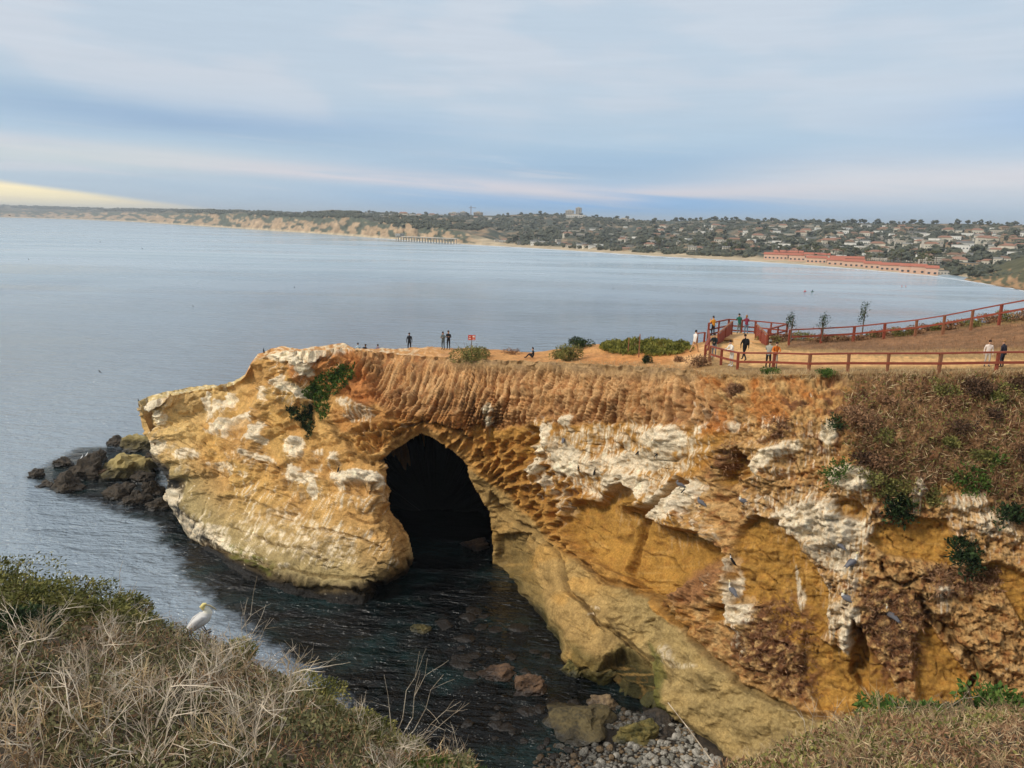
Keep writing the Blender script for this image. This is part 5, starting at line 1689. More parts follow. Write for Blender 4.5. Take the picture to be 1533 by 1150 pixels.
def sapling(label, px, foot, top_, seed, w=9):
    p = gp(px, foot); s_ = p.y / F0; H = (foot - top_) * s_
    rng = np.random.RandomState(seed); root = empty('young_tree', p); tag(root, label, 'tree')
    b = MB(); pts = [(0, 0, -.3), (rng.uniform(-.1, .1), 0, H * .4), (rng.uniform(-.2, .2), .05, H * .95)]; b.tube(pts, [.06, .045, .015], 6)
    for i in range(7):
        z = H * rng.uniform(.45, .9); a = rng.uniform(0, 6.28); r_ = w * s_ * rng.uniform(.3, .6)
        b.tube([(pts[1][0], 0, z * .9), (math.cos(a) * r_, math.sin(a) * r_, z + .25)], [.018, .006], 4)
    b.build('trunk', [BARK], root)
    C = []
    for i in range(6):
        c = np.array([rng.uniform(-.5, .5) * w * s_, rng.uniform(-.3, .3) * w * s_, H * (0.55 + 0.09 * i)]); C.append(c + rng.normal(size=(55, 3)) * [.15, .15, .18])
    C = np.concatenate(C); V, F = leaves(C, C * 0 + [0, 0, .6], .15, rng, .3)
    mesh_np('crown', V, F, GREEN3, root, smooth=False)


sapling('leftmost slender young tree beside the lookout deck', 1184, 507, 473, 1)
sapling('short young tree, middle one of three by the far fence', 1231, 505, 474, 2, 8)
sapling('tallest, sparsest young tree by the far fence', 1290, 505, 457, 3, 9)


def scatter(name, label, poly, n, size, mat, seed, cat=None, kind=None, group=None, aspect=.45, up=0.6, spread=.8, lift=0.0, vary=.5, warp=6.0, parent=None, dome=0.0):
    """leaves or stems standing on the rock inside an outline"""
    rng = np.random.RandomState(seed); poly = np.array(poly, float); C, N = [], []
    lo, hi = poly.min(0), poly.max(0); need = n
    X_ = rng.uniform(lo[0], hi[0], n * 4); Y_ = rng.uniform(lo[1], hi[1], n * 4)
    sd_ = poly_sd(X_ + warp * fbm(X_ / 12, Y_ / 12, oct=3, seed=seed), Y_ + warp * fbm(X_ / 12, Y_ / 12, 5.0, oct=3, seed=seed), poly)
    for x, y, q_ in zip(X_[sd_ > 0], Y_[sd_ > 0], sd_[sd_ > 0]):
        p, nn = hit(x, y)
        if p is None or p.y > 95: continue
        if nn.dot(p - CAMP) > 0: nn = -nn
        C.append(tuple(p + nn * rng.uniform(0, lift + 1e-6) + Vector((0, 0, dome * min(1, q_ / 9) * rng.uniform(.3, 1) * (0.7 + 0.8 * float(perlin(p.x / 1.6, p.y / 1.6, seed=3))))))); N.append(tuple(nn + Vector((0, 0, up)))); need -= 1
        if need <= 0: break
    C, N = np.array(C), np.array(N); o0 = C.mean(0)
    V, F = leaves(C - o0, N, size, rng, aspect, spread, vary)
    o = mesh_np(name, V, F, mat, smooth=False); o.location = o0
    tag(o, label, cat, group, kind)
    return o


scatter('iceplant', 'green iceplant mat hanging down the red saddle of the headland', [(452, 588), (478, 565), (508, 545), (529, 548), (531, 560), (515, 580), (492, 592), (490, 628), (478, 628), (474, 604)], 3800, .22, GREEN4, 301, 'plant', lift=.25)
scatter('iceplant', 'dark green trailing plant below the white ledge of the headland', [(428, 606), (440, 612), (468, 608), (469, 650), (462, 655), (452, 632), (432, 622)], 2000, .20, GREEN3, 302, 'plant', lift=.25)
scatter('iceplant_mound', 'broad low mound of yellow-green iceplant on the headland', [(896, 522), (910, 513), (960, 511), (1028, 514), (1040, 523), (1010, 532), (965, 534), (925, 530), (905, 527)], 11000, .20, GREEN2, 303, 'plant', lift=.1, warp=5.0, up=1.0, dome=.75)
for i, (poly, n, m_, lab, sz) in enumerate((
        ([(1428, 808), (1442, 805), (1452, 822), (1466, 828), (1466, 845), (1446, 855), (1430, 845)], 1100, GREEN3, 'dark green shrub clinging to the ochre face near the right edge', .2),
        ([(1325, 752), (1345, 738), (1366, 750), (1366, 776), (1330, 778)], 1000, GREEN3, 'dark green shrub above the upper ochre hollow', .2),
        ([(1240, 628), (1258, 626), (1262, 640), (1246, 644)], 300, GREEN3, 'tiny dark shrub at the left edge of the brown brush', .15),
        ([(1235, 712), (1262, 695), (1272, 700), (1262, 712), (1240, 722)], 500, GREEN4, 'green tuft on the crest left of the brown brush', .16),
        ([(1310, 735), (1330, 715), (1360, 722), (1375, 738), (1345, 748), (1320, 748)], 900, GREEN1, 'olive shrub at the lower edge of the brown brush', .18),
        ([(1425, 715), (1445, 700), (1478, 712), (1485, 730), (1455, 738), (1435, 728)], 900, GREEN4, 'bright green patch low on the brown slope', .16),
        ([(1475, 690), (1500, 678), (1505, 688), (1485, 700)], 260, GREEN4, 'small green tuft on the brown slope near the right edge', .15),
        ([(1385, 740), (1405, 735), (1410, 752), (1392, 760)], 420, GREEN1, 'small olive bush between two pale knobs', .16),
        ([(1490, 765), (1520, 758), (1540, 770), (1530, 785), (1500, 782)], 800, GREEN3, 'dark green bush at the right edge of the slope', .18))):
    scatter('shrub', lab, poly, n, sz, m_, 320 + i, 'shrub', lift=.5)
BRUSH = [(1262, 590), (1290, 566), (1400, 560), (1600, 560), (1600, 770), (1520, 760), (1470, 742), (1430, 720), (1385, 740), (1340, 765), (1310, 735), (1285, 700), (1262, 640)]
scatter('dry_brush', 'tangle of dry brown brush covering the upper right slope', BRUSH, 12000, .30, BROWNL, 340, kind='stuff', aspect=.10, up=.5, spread=1.2, lift=.15, warp=40)
scatter('dry_brush', 'paler dry stems through the brown brush', BRUSH, 2600, .42, STRAW, 341, kind='stuff', aspect=.05, up=.4, spread=1.4, lift=.2, warp=26)
scatter('dry_brush', 'dark green and rust leaves among the brown brush', BRUSH, 5000, .16, GREEN1, 342, kind='stuff', aspect=.4, up=.5, spread=1.0, lift=.25, warp=26)
for i, poly in enumerate(([(1105, 930), (1140, 900), (1190, 900), (1225, 950), (1215, 1010), (1240, 1040), (1180, 1045), (1130, 1010), (1100, 980)], [(1290, 890), (1350, 880), (1385, 920), (1370, 1000), (1320, 980), (1300, 940)],
                          [(1380, 850), (1500, 845), (1500, 885), (1400, 890)], [(1080, 665), (1100, 660), (1108, 700), (1080, 720)], [(1150, 620), (1180, 628), (1180, 655), (1150, 652)])):
    scatter('dry_brush', 'dark reddish dry growth matted on the cliff face', poly, 1500 if i < 3 else 300, .26, BROWNL, 350 + i, kind='stuff', aspect=.14, up=.3, spread=1.0, lift=.12)
scatter('dry_grass', 'dry straw-coloured grass along the near rim and path', [(1040, 556), (1100, 556), (1160, 556), (1600, 554), (1600, 566), (1300, 568), (1100, 570), (1040, 562)], 5000, .20, STRAW, 360, kind='stuff', aspect=.08, up=1.6, spread=.6)
scatter('dry_grass', 'dry grass on the slope between the path and the far fence', [(1165, 512), (1300, 506), (1533, 480), (1640, 470), (1640, 540), (1533, 536), (1300, 530), (1170, 526)], 5500, .20, BROWNL, 361, kind='stuff', aspect=.07, up=1.8, spread=.6)
scatter('dry_grass', 'dry grass tufts along the rim above the fluted rock', [(830, 541), (1040, 548), (1040, 560), (900, 550), (830, 546)], 1800, .16, STRAW, 362, kind='stuff', aspect=.08, up=1.6, spread=.6)
rgb_ = random.Random(77)
for i in range(22):
    for _ in range(40):
        x, y = rgb_.uniform(1270, 1545), rgb_.uniform(575, 725)
        if in_poly(x, y, BRUSH): break
    p = gp(x, y); s_ = p.y / F0; w = rgb_.uniform(22, 52); dk_ = i % 3
    bush('dry_bush', ('dark brown', 'rusty brown', 'grey-green')[dk_] + ' bush clump on the brown slope under the right half of the fence', p, w * s_ / 2, w * s_ / 2, w * s_ * .45, 500, .13, (DARKBR, BROWNL, GREEN1)[dk_], 900 + i, 'bush', 5, 'bush clumps on the brown slope')

# ------------------------------------------------------------------ rocks in the water and on the little beach
def rock_mat(name, c1, c2, c3=None, rough=0.8, top=None):
    m, b = new_mat(name)
    t = nnode('ShaderNodeTexCoord'); ob = t.outputs['Object']
    n1_ = nnoise(ob, 1.4, 5, 0.6); n2_ = nnoise(ob, 6.0, 5, 0.65)
    c = nmix(sstep(n1_, 0.35, 0.65), c1, c2)
    c = nmix(sstep(n2_, 0.3, 0.75) * 0.6, c, tuple(v * 1.7 for v in c2))
    gq = nnode('ShaderNodeNewGeometry'); sp = nnode('ShaderNodeSeparateXYZ'); link(gq.outputs['Position'], sp.inputs[0])
    wet = sstep(X(sp.outputs[2]) + (n1_ - 0.5) * 0.5, 0.5, 0.12)      # the tide keeps the foot dark
    if top:
        c = nmix(sstep(X(sp.outputs[2]) + (n2_ - 0.5) * 1.0, 1.0, 1.9), c, top)
    c = nmix(wet * 0.8, c, tuple(v * 0.25 for v in c1))
    link(c, b.inputs['Base Color'])
    link(0.85 - wet * 0.45, b.inputs['Roughness'])
    bp = nnode('ShaderNodeBump'); bp.inputs['Strength'].default_value = 0.8; bp.inputs['Distance'].default_value = 0.12
    link(n2_ + n1_, bp.inputs['Height']); link(bp.outputs[0], b.inputs['Normal'])
    return m


RK_DARK = rock_mat('dark_reef_rock', lin((30, 26, 21)), lin((62, 52, 40)))
RK_OLIVE = rock_mat('olive_rock', lin((48, 44, 30)), lin((92, 82, 52)), top=lin((160, 142, 90)))
RK_RED = rock_mat('rust_rock', lin((54, 40, 30)), lin((98, 74, 52)))
RK_MOSS = rock_mat('mossy_rock', lin((56, 58, 26)), lin((112, 98, 50)))
RK_BRN2 = rock_mat('tan_slab', lin((44, 40, 27)), lin((92, 80, 50)))
RK_PALE = rock_mat('pale_cobble', lin((124, 120, 110)), lin((164, 158, 146)))
RK_GREY = rock_mat('grey_cobble', lin((92, 90, 84)), lin((128, 124, 112)))
RK_BRN = rock_mat('brown_cobble', lin((96, 78, 58)), lin((138, 116, 84)))


def rock(name, label, loc, sx, sy, sz, mat, seed, cat='rock', group=None, sub=4, rough=0.30, facet=5, rz=0.0, sink=0.25):
    rng = np.random.RandomState(seed)
    bm = bmesh.new(); bmesh.ops.create_icosphere(bm, subdivisions=sub, radius=1)
    V = np.array([v.co[:] for v in bm.verts]); F = np.array([[v.index for v in f.verts] for f in bm.faces]); bm.free()
    for i in range(facet):
        d = rng.normal(size=3); d[2] = abs(d[2]) * 0.7; d /= np.linalg.norm(d); k = rng.uniform(0.55, 0.85)
        s_ = V @ d - k; V = V - np.outer(np.clip(s_, 0, None) * 0.85, d)
    n_ = fbm(V[:, 0] * 1.6 + seed, V[:, 1] * 1.6, V[:, 2] * 1.6, oct=3, seed=seed % 50); n2_ = ridged(V[:, 0] * 3.5, V[:, 1] * 3.5 + seed, V[:, 2] * 5.0, oct=3, seed=seed % 40)
    V = V * (1 + rough * n_ + rough * 0.45 * (n2_ - 0.5))[:, None]
    V = V * [sx, sy, sz]; V[:, 2] += sz * (1 - 2 * sink) * 0.5
    o = mesh_np(name, V, F, mat)
    if name == 'boulder': o.data.polygons.foreach_set('use_smooth', [False] * len(o.data.polygons))
    o.location = loc; o.rotation_euler = (0, 0, rz)
    tag(o, label, cat, group)
    return o


def rock_px(cx, by, w, h, mat, seed, label, depth=0.8, name='rock', **kw):
    """rock whose outline is w x h photo pixels, its foot on the water at cx, by"""
    p = Vector(at_z(cx, by, 0.0)); s_ = p.y / F0 * math.hypot(1, (30 / p.y))
    sx = w * s_ / 2 * 1.12; sz = h * s_ / 2 * 0.9
    sy = sx * depth
    p = p + Vector((p.x / p.y, 1, 0)) * sy * 0.6
    return rock(name, label, p, sx, sy, sz * 1.05, mat, seed, sink=0.22, **kw)


RL = [(58, 716, 24, 20, RK_DARK, 'small outermost dark rock off the headland tip'), (70, 730, 24, 14, RK_DARK, 'low dark rock between the outermost rock and the next big one'),
      (101, 738, 44, 38, RK_DARK, 'big dark rock second from the left in the chain'), (130, 718, 50, 54, RK_DARK, 'tallest dark brown rock of the chain with gulls on top'),
      (98, 698, 26, 18, RK_DARK, 'small dark rock left of the tallest one'), (150, 716, 30, 26, RK_RED, 'reddish-brown rock at the right foot of the tallest one'),
      (192, 716, 72, 62, RK_OLIVE, 'large olive-topped boulder leaning on the headland'), (206, 676, 50, 34, RK_OLIVE, 'olive shelf rock behind the large boulder'),
      (182, 748, 40, 36, RK_DARK, 'dark rock in front of the large olive boulder'), (203, 756, 36, 28, RK_DARK, 'low wet rock in front of the dark cleft'),
      (228, 742, 34, 40, RK_DARK, 'dark wet rock wedged at the foot of the headland'), (176, 668, 30, 22, RK_DARK, 'dark rock behind the left shoulder of the olive boulder'), (150, 690, 20, 26, RK_DARK, 'narrow dark rock between the tallest and the olive boulder'),
      (222, 706, 34, 40, RK_DARK, 'dark rock in the cleft against the headland wall'),
      (236, 764, 30, 24, RK_DARK, 'wet black rock at the bottom of the cleft'), (215, 722, 30, 26, RK_DARK, 'dark rock under the overhang right of the olive boulder')]
for i, (cx, by, w, h, mt_, lab) in enumerate(RL):
    rock_px(cx, by, w, h, mt_, 400 + i, lab, name='boulder', rough=0.42, facet=9)
RB = [(864, 1100, 98, 32, RK_BRN2, 'big olive-tan slab boulder at the head of the shingle'), (952, 1118, 62, 42, RK_MOSS, 'green-stained boulder right of the tan slab'),
      (794, 1040, 48, 32, RK_RED, 'rounded reddish rock standing alone in the dark water'), (712, 822, 40, 16, RK_RED, 'reddish rock far back in the dark cave'),
      (632, 948, 30, 12, RK_MOSS, 'low yellowish rock in the dark water under the left lobe'), (745, 1018, 50, 14, RK_RED, 'flat reddish rock awash left of the rounded red rock'),
      (990, 1088, 50, 22, RK_DARK, 'dark wet rock under the green hollow'), (860, 1010, 36, 34, RK_MOSS, 'mossy rock against the cliff foot left of the hollow'), (905, 1060, 40, 16, RK_BRN, 'brown rock behind the tan slab'),
      (1000, 1110, 40, 18, RK_DARK, 'dark low boulder right of the green-stained one')]
for i, (cx, by, w, h, mt_, lab) in enumerate(RB):
    rock_px(cx, by, w, h, mt_, 440 + i, lab, name='boulder', rough=0.34, facet=9)
# rocks awash over the reef
rg = random.Random(5); k = 0
REEF = [(650, 930), (760, 890), (830, 990), (880, 1060), (815, 1100), (800, 1150), (700, 1110), (690, 1040)]
while k < 38:
    x, y = rg.uniform(600, 900), rg.uniform(880, 1130)
    if not in_poly(x, y, REEF): continue
    w = rg.uniform(12, 40)
    p = Vector(at_z(x, y, 0)); s_ = p.y / F0
    rock('reef_rock', 'dark rock barely awash in the inlet ' + ('near the cave mouth' if y < 960 else 'in the middle of the black water' if y < 1040 else 'near the tan slab boulder' if x > 780 else 'near the lip of the grassy slope'), p - Vector((0, 0, w * s_ * .08)), w * s_ / 2, w * s_ / 2, w * s_ * 0.14, rg.choice([RK_DARK, RK_DARK, RK_DARK]), 500 + k, 'rock', 'rocks awash in the inlet', sub=3, rz=rg.uniform(0, 6), sink=.3)
    k += 1
# shingle bed and its cobbles
gx_, gy_ = np.meshgrid(np.linspace(800, 1200, 60), np.linspace(1055, 1290, 40))


def bed_z(x, y):
    return -0.25 + 0.0042 * ((x - 830) * 0.55 + (y - 1075) * 0.9)


zz = bed_z(gx_, gy_) + 0.06 * fbm(gx_ / 9, gy_ / 9, oct=3, seed=9)
o = mesh_np('shingle_bed', at_z(gx_, gy_, zz).reshape(-1, 3), grid_faces(40, 60), RK_DARK); tag(o, kind='structure')
cob = []
for i in range(7):
    rng_ = np.random.RandomState(i)
    c_ = rock('cobble', 'x', (0, 0, 0), 0.5, 0.38, 0.26, (RK_PALE, RK_GREY, RK_PALE, RK_BRN, RK_GREY, RK_DARK, RK_PALE)[i], 600 + i, sub=3, rough=0.12, facet=4, sink=.5)
    cob.append(c_)
k = 0; used_c = [False] * 7; pts_ = []; tries = 0
SH_ = [(812, 1100), (850, 1108), (920, 1112), (985, 1108), (1040, 1112), (1095, 1155), (1150, 1240), (900, 1260), (790, 1180)]
SH2 = [(838, 1060), (920, 1060), (1035, 1090), (1045, 1112), (960, 1100), (850, 1078)]
while k < 290 and tries < 20000:
    tries += 1
    hi_ = k < 235
    x, y = rg.uniform(790, 1150), rg.uniform(1055, 1250)
    if not in_poly(x, y, SH_ if hi_ else SH2): continue
    r_ = rg.uniform(4.5, 9.5) * (1.0 if y > 1100 else 0.8)
    if any((x - a) ** 2 + ((y - b_) * 1.4) ** 2 < (0.66 * (r_ + c)) ** 2 for a, b_, c in pts_): continue
    pts_.append((x, y, r_))
    pale = rg.random() < ss(x + y * 0.8, 1740, 1860)
    vi = rg.choice([0, 2, 6, 1] if pale else [1, 3, 4, 5, 3])
    if used_c[vi]: o = cob[vi].copy(); SC.collection.objects.link(o)
    else: o = cob[vi]; used_c[vi] = True
    p = Vector(at_z(x, y, bed_z(x, y))); s_ = 2 * r_ * p.y / F0 / 0.9
    o.location = p + Vector((0, 0, .08)); o.scale = (s_ * rg.uniform(.9, 1.3), s_, s_ * rg.uniform(.8, 1.2)); o.rotation_euler = (rg.uniform(-.3, .3), rg.uniform(-.3, .3), rg.uniform(0, 6))
    tag(o, ('rounded pale grey cobble ' if vi in (0, 2, 6) else 'rounded grey-brown cobble ') + ('beside the tan slab boulder' if x < 930 and y < 1110 else 'in the shingle right of the slab boulder' if y < 1110 else 'in the shingle at the left of the bottom edge' if x < 900 else 'in the middle of the shingle at the bottom edge' if x < 1000 else 'in the shingle by the leaning pole'), 'cobble', 'cobbles of the shingle beach'); k += 1
for i, u_ in enumerate(used_c):
    if not u_: bpy.data.objects.remove(cob[i])
rng_ = np.random.RandomState(12); v, f = ico(); VV, FF = [], []; k = 0
while k < 4200:
    x, y = rng_.uniform(790, 1170), rng_.uniform(1060, 1260)
    if not in_poly(x, y, SH_ if k % 4 else SH2): continue
    p = np.array(at_z(x, y, bed_z(x, y) + 0.02)); s_ = rng_.uniform(.05, .13)
    VV.append(v * s_ * [1.2, 1, .6] * (1 + .15 * rng_.normal(size=(len(v), 1))) + p); FF.append(f + len(v) * k); k += 1
VV = np.array(VV)
for i_, m_ in enumerate((RK_GREY, RK_PALE, RK_BRN)):
    sel = slice(i_ * 1400, (i_ + 1) * 1400)
    o = mesh_np('pebbles', VV[sel].reshape(-1, 3), np.concatenate(FF[:1400]), m_); tag(o, 'small pebbles filling the gaps between the cobbles', kind='stuff')
b = MB(); p0 = Vector(at_y(1000, 1052, 40.2)); p1 = Vector(at_y(1030, 1090, 38.6)); p2 = Vector(at_y(1075, 1152, 37.4))
b.tube([Vector((0, 0, 0)), p1 - p0, p2 - p0], [.02, .03, .04], 6)
o = b.build('driftwood_pole', [TWIG]); o.location = p0; tag(o, 'long thin bleached pole leaning against the cliff foot above the cobbles', 'pole')

# ------------------------------------------------------------------ birds
FEATH = {}


def feather(c):
    if c not in FEATH: FEATH[c] = plain('plumage_%d_%d_%d' % c, lin(c), 0.85, 0.22, 14.0)
    return FEATH[c]


def bird(name, label, loc, yaw, size, body=(120, 118, 116), neck=(225, 220, 205), head=(225, 205, 150), bill=(150, 130, 110), wing=(110, 108, 108), kind='pelican', pitch=0.0, group=None, tuck=False):
    b = MB(); n = 10
    if kind == 'pelican':
        path = [(-.46, .20, .02, .03), (-.40, .23, .07, .04), (-.22, .30, .13, .10), (0, .36, .165, .145), (.16, .38, .15, .15), (.27, .42, .10, .11), (.33, .50, .06, .065), (.36, .60, .042, .05), (.34, .70, .036, .042), (.33, .78, .038, .045), (.36, .84, .05, .052), (.42, .85, .045, .045), (.48, .83, .02, .02)]
        if tuck: path = [(-.46, .20, .02, .03), (-.40, .23, .07, .04), (-.22, .30, .13, .10), (0, .36, .165, .145), (.16, .40, .15, .15), (.26, .48, .10, .11), (.27, .56, .07, .07), (.22, .62, .055, .055), (.20, .68, .056, .056), (.26, .71, .05, .05), (.32, .70, .02, .02)]
    else:
        path = [(-.42, .06, .02, .02), (-.30, .14, .06, .05), (-.12, .28, .10, .09), (.02, .40, .105, .10), (.10, .52, .075, .08), (.13, .62, .04, .045), (.12, .72, .034, .036), (.14, .79, .04, .04), (.20, .81, .034, .032), (.25, .80, .015, .015)]
    pts = [Vector((x, 0, z)) for x, z, _, _ in path]; rings = []
    for i, p in enumerate(pts):
        t_ = (pts[min(i + 1, len(pts) - 1)] - pts[max(0, i - 1)]).normalized(); u_ = Vector((0, 1, 0)); w_ = t_.cross(u_)
        rings.append([tuple(p + u_ * math.cos(a) * path[i][2] + w_ * math.sin(a) * path[i][3]) for a in [2 * PI * k_ / n for k_ in range(n)]])
    nb = len(path)
    for i in range(nb - 1):
        mi = 0 if i < (5 if kind == 'pelican' else 4) else (1 if i < nb - 4 else 2)
        b.loft(rings[i:i + 2], mi, close=False)
    b.f.append(tuple(range(0, n))); b.m.append(0)
    # merge ring duplicates
    me_o = b.build(name, [feather(body), feather(neck), feather(head)], smooth=True)
    bm = bmesh.new(); bm.from_mesh(me_o.data); bmesh.ops.remove_doubles(bm, verts=bm.verts, dist=1e-4); bmesh.ops.recalc_face_normals(bm, faces=bm.faces)
    sl = [f.material_index for f in bm.faces]; bm.to_mesh(me_o.data); bm.free()
    for s in (-1, 1):
        w = MB(); r_ = []
        if kind == 'pelican': wp = [(.20, .42, .02, .03), (.10, .43, .03, .09), (-.10, .38, .035, .11), (-.30, .28, .03, .08), (-.48, .19, .012, .03), (-.56, .15, .004, .008)]
        else: wp = [(.06, .46, .02, .03), (0, .42, .025, .08), (-.12, .30, .03, .08), (-.26, .16, .02, .05), (-.36, .06, .004, .01)]
        for x, z, a_, c_ in wp:
            yy = s * (.125 if kind == 'pelican' else .085) * (1.0 if x > -.3 else .6)
            r_.append([(x, yy + s * math.cos(q) * a_, z + math.sin(q) * c_) for q in [2 * PI * k_ / 8 for k_ in range(8)]])
        w.loft(r_); w.build('wing', [feather(wing)], me_o, smooth=True)
        l = MB(); l.tube([(.02 * s, s * .06, .22), (.03, s * .06, .02)], .014, 5); l.add([(.0, s * .06 - .05, .005), (.13, s * .06 - .05, .005), (.15, s * .06, .005), (.13, s * .06 + .05, .005), (0, s * .06 + .05, .005), (-.02, s * .06, .03)], [(0, 1, 2, 3, 4), (0, 5, 1), (1, 5, 2), (2, 5, 3), (3, 5, 4), (4, 5, 0)])
        l.build('leg', [SHOE], me_o)
    bl = MB(); hx, hz = path[-2][0], path[-2][1]
    if kind == 'pelican': bl.tube([(hx, 0, hz), (hx + .10, 0, hz - .09), (hx + .17, 0, hz - .22), (hx + .19, 0, hz - .29)], [.026, .024, .02, .006], 6)
    else: bl.tube([(hx, 0, hz), (hx + .11, 0, hz - .005)], [.016, .005], 5)
    bl.build('bill', [feather(bill)], me_o, smooth=True)
    me_o.location = loc; me_o.rotation_euler = (0, pitch, yaw); me_o.scale = (size,) * 3
    tag(me_o, label, name.replace('_', ' ') if name != 'pelican' else 'pelican', group)
    return me_o


def perch(px, py):
    for k in range(40):
        for sx_ in (0, 1, -1):
            p = hit(px + sx_ * k, py + k * 0.7)[0]
            if p is not None: return Vector(p) - Vector((0, 0, 0.02))


GP = dict(body=(112, 112, 116), wing=(104, 104, 110))
for px_, py_, yaw, sz, kw, lab in (
        (1274, 851, 0.5, 1.0, {}, 'grey pelican with raised pale neck standing on the pale rubble'), (1254, 822, 2.2, .85, dict(neck=(110, 110, 112), head=(110, 110, 112), tuck=True), 'grey pelican asleep just above the pale-necked one'),
        (1268, 905, 2.5, 1.0, dict(tuck=True), 'grey pelican on the white-streaked knob above the dark recess'), (1334, 930, 2.1, .95, {}, 'pelican with a white head on the brown mat right of the recess'),
        (1096, 892, 1.9, .95, {}, 'pelican on the white-streaked knob at the end of the ochre hollow'), (1018, 731, 2.8, .75, dict(tuck=True, neck=(110, 110, 112), head=(110, 110, 112)), 'grey pelican on top of the white fan-shaped slab'),
        (1049, 758, 2.3, .8, dict(tuck=True, neck=(110, 110, 112), head=(110, 110, 112)), 'grey pelican on the brown ledge right of the white fan-shaped slab'), (1113, 757, 2.9, .85, dict(tuck=True), 'grey pelican with pale throat at the head of the pale gully'),
        (843, 664, 1.4, .8, dict(tuck=True), 'blue-grey pelican in the white-washed wall left of centre')):
    kk = dict(GP); kk.update(kw)
    bird('pelican', lab, perch(px_, py_), yaw, sz, **kk)
BK = dict(body=(26, 26, 28), neck=(26, 26, 28), head=(30, 28, 28), bill=(70, 60, 50), wing=(24, 24, 26), kind='cormorant')
for px_, py_, yaw, sz, lab in ((890, 711, 1.2, .7, 'black cormorant on the pale brow above the ochre hollow'), (866, 705, 2.0, .6, 'black cormorant left of another on the white-washed brow'), (1095, 845, 2.4, .8, 'dark cormorant with a white breast on the pale spike'),
                              (1023, 738, 0.4, .5, 'small black bird on the white fan-shaped slab'), (955, 681, 0.3, .55, 'black bird pressed against the white-washed wall'), (983, 684, .2, .5, 'small black bird right of another on the white-washed wall'),
                              (507, 706, 1.4, .7, 'black cormorant in the niche above the white brow by the cave'), (1066, 700, 1.0, .6, 'black bird beside the dark vertical cleft'), (389, 524, 2.0, .6, 'black bird on the skyline at the left end of the upper headland'), (206, 603, 2.6, .7, 'black bird at the very tip of the lower headland')):
    kk = dict(BK)
    if 'white breast' in lab: kk['neck'] = (225, 222, 215)
    bird('cormorant', lab, perch(px_, py_), yaw, sz, **kk)
for x, y, lab in ((135, 667, 'white gull on the tallest dark rock'), (126, 668, 'second white gull left of the other on the dark rock')):
    p = Vector(at_y(x, y, 89.0)); d_ = None
    r_ = [o for o in bpy.data.objects if o.get('label') == 'tallest dark brown rock of the chain with gulls on top'][0]
    bb = BVHTree.FromPolygons([tuple(r_.matrix_basis @ v.co) for v in r_.data.vertices], [tuple(q.vertices) for q in r_.data.polygons])
    h_ = bb.ray_cast(CAMP, Vector(rays(x, y + 5)).normalized())[0]
    if h_ is None: h_ = bb.ray_cast(Vector((r_.location.x + (0.3 if x > 130 else -.3), r_.location.y, 30)), Vector((0, 0, -1)))[0]
    bird('gull', lab, h_, 1.0, .55, body=(235, 235, 235), neck=(240, 240, 240), head=(240, 240, 240), bill=(210, 170, 60), wing=(180, 184, 190), kind='cormorant')
for i, (x, y, lab) in enumerate(((918, 433, 'dark bird floating on the open bay right of centre'), (441, 431, 'tiny dark bird floating on the bay left of centre'), (150, 363, 'dark bird afloat far out on the left'),
                                 (213, 373, 'second dark bird afloat on the far left water'), (289, 459, 'dark bird afloat above the tip of the headland'), (43, 389, 'tiny bird afloat near the left edge'))):
    p = Vector(at_z(x, y, 0)); s_ = 3.4 / F0 * p.y * 1.1
    bird('waterbird', lab, p - Vector((0, 0, .2 * s_)), 1.0 * i, s_, **BK)


def flying(label, px_, py_, Y, span, roll, c=(40, 40, 44)):
    b = MB(); p = Vector(at_y(px_, py_, Y))
    b.tube([(-.22, 0, 0), (-.1, 0, .02), (.1, 0, .03), (.24, 0, .02), (.32, 0, .01)], [.01, .05, .06, .035, .008], 7)
    for s in (-1, 1):
        b.loft([[(x + dx, s * yy, z + dz) for dx, dz in ((-w, 0), (0, .012), (w, 0), (0, -.006))] for x, yy, z, w in ((0, .03, .03, .09), (.06, .25, .12, .08), (-.02, .5, .10, .03))])
    o = b.build('flying_bird', [feather(c)]); o.location = p; o.scale = (span,) * 3; o.rotation_euler = (roll, 0, 1.2)
    tag(o, label, 'bird')


flying('dark bird flying low over the water left of the headland tip', 149, 557, 70, .5, .7)
flying('dark bird flying at the left edge against the far coast', 14, 323, 200, 1.1, .2)
flying('tiny dark bird high in the cloudy sky on the right', 1010, 222, 300, 1.0, .1)

# kayaks
for x, y, c, lab in ((1205, 437, (200, 60, 44), 'red kayak on the bay above the lookout deck'), (1216, 437, (70, 110, 80), 'green kayak just right of the red one'), (1350, 430, (220, 220, 214), 'left one of two pale paddleboards off the beach'), (1356, 430, (214, 214, 210), 'right one of two pale paddleboards off the beach')):
    p = Vector(at_z(x, y, 0.05)); root = empty('kayak', p, 0.9); tag(root, label=lab, cat='kayak' if 'kayak' in lab else 'paddleboard'); root.name = 'kayak' if 'kayak' in lab else 'paddleboard'
    b = MB(); b.loft([[(xx, math.cos(q) * w, .12 + math.sin(q) * .16) for q in [2 * PI * k_ / 8 for k_ in range(8)]] for xx, w in ((-1.9, .03), (-1.2, .25), (0, .36), (1.2, .25), (1.9, .03))]); b.build('hull', [cloth(c)], root, smooth=True)
    b = MB(); b.tube([(0, 0, .2), (-.05, 0, .5), (0, 0, .78), (0, 0, .84), (.02, 0, .95), (.02, 0, 1.05)], [.2, .17, .2, .07, .11, .06], 8); o = b.build('person', [cloth((60, 70, 90) if c[0] < 150 else (190, 60, 50))], smooth=True)
    o.location = p; tag(o, 'paddler seated in the ' + lab, 'person'); 
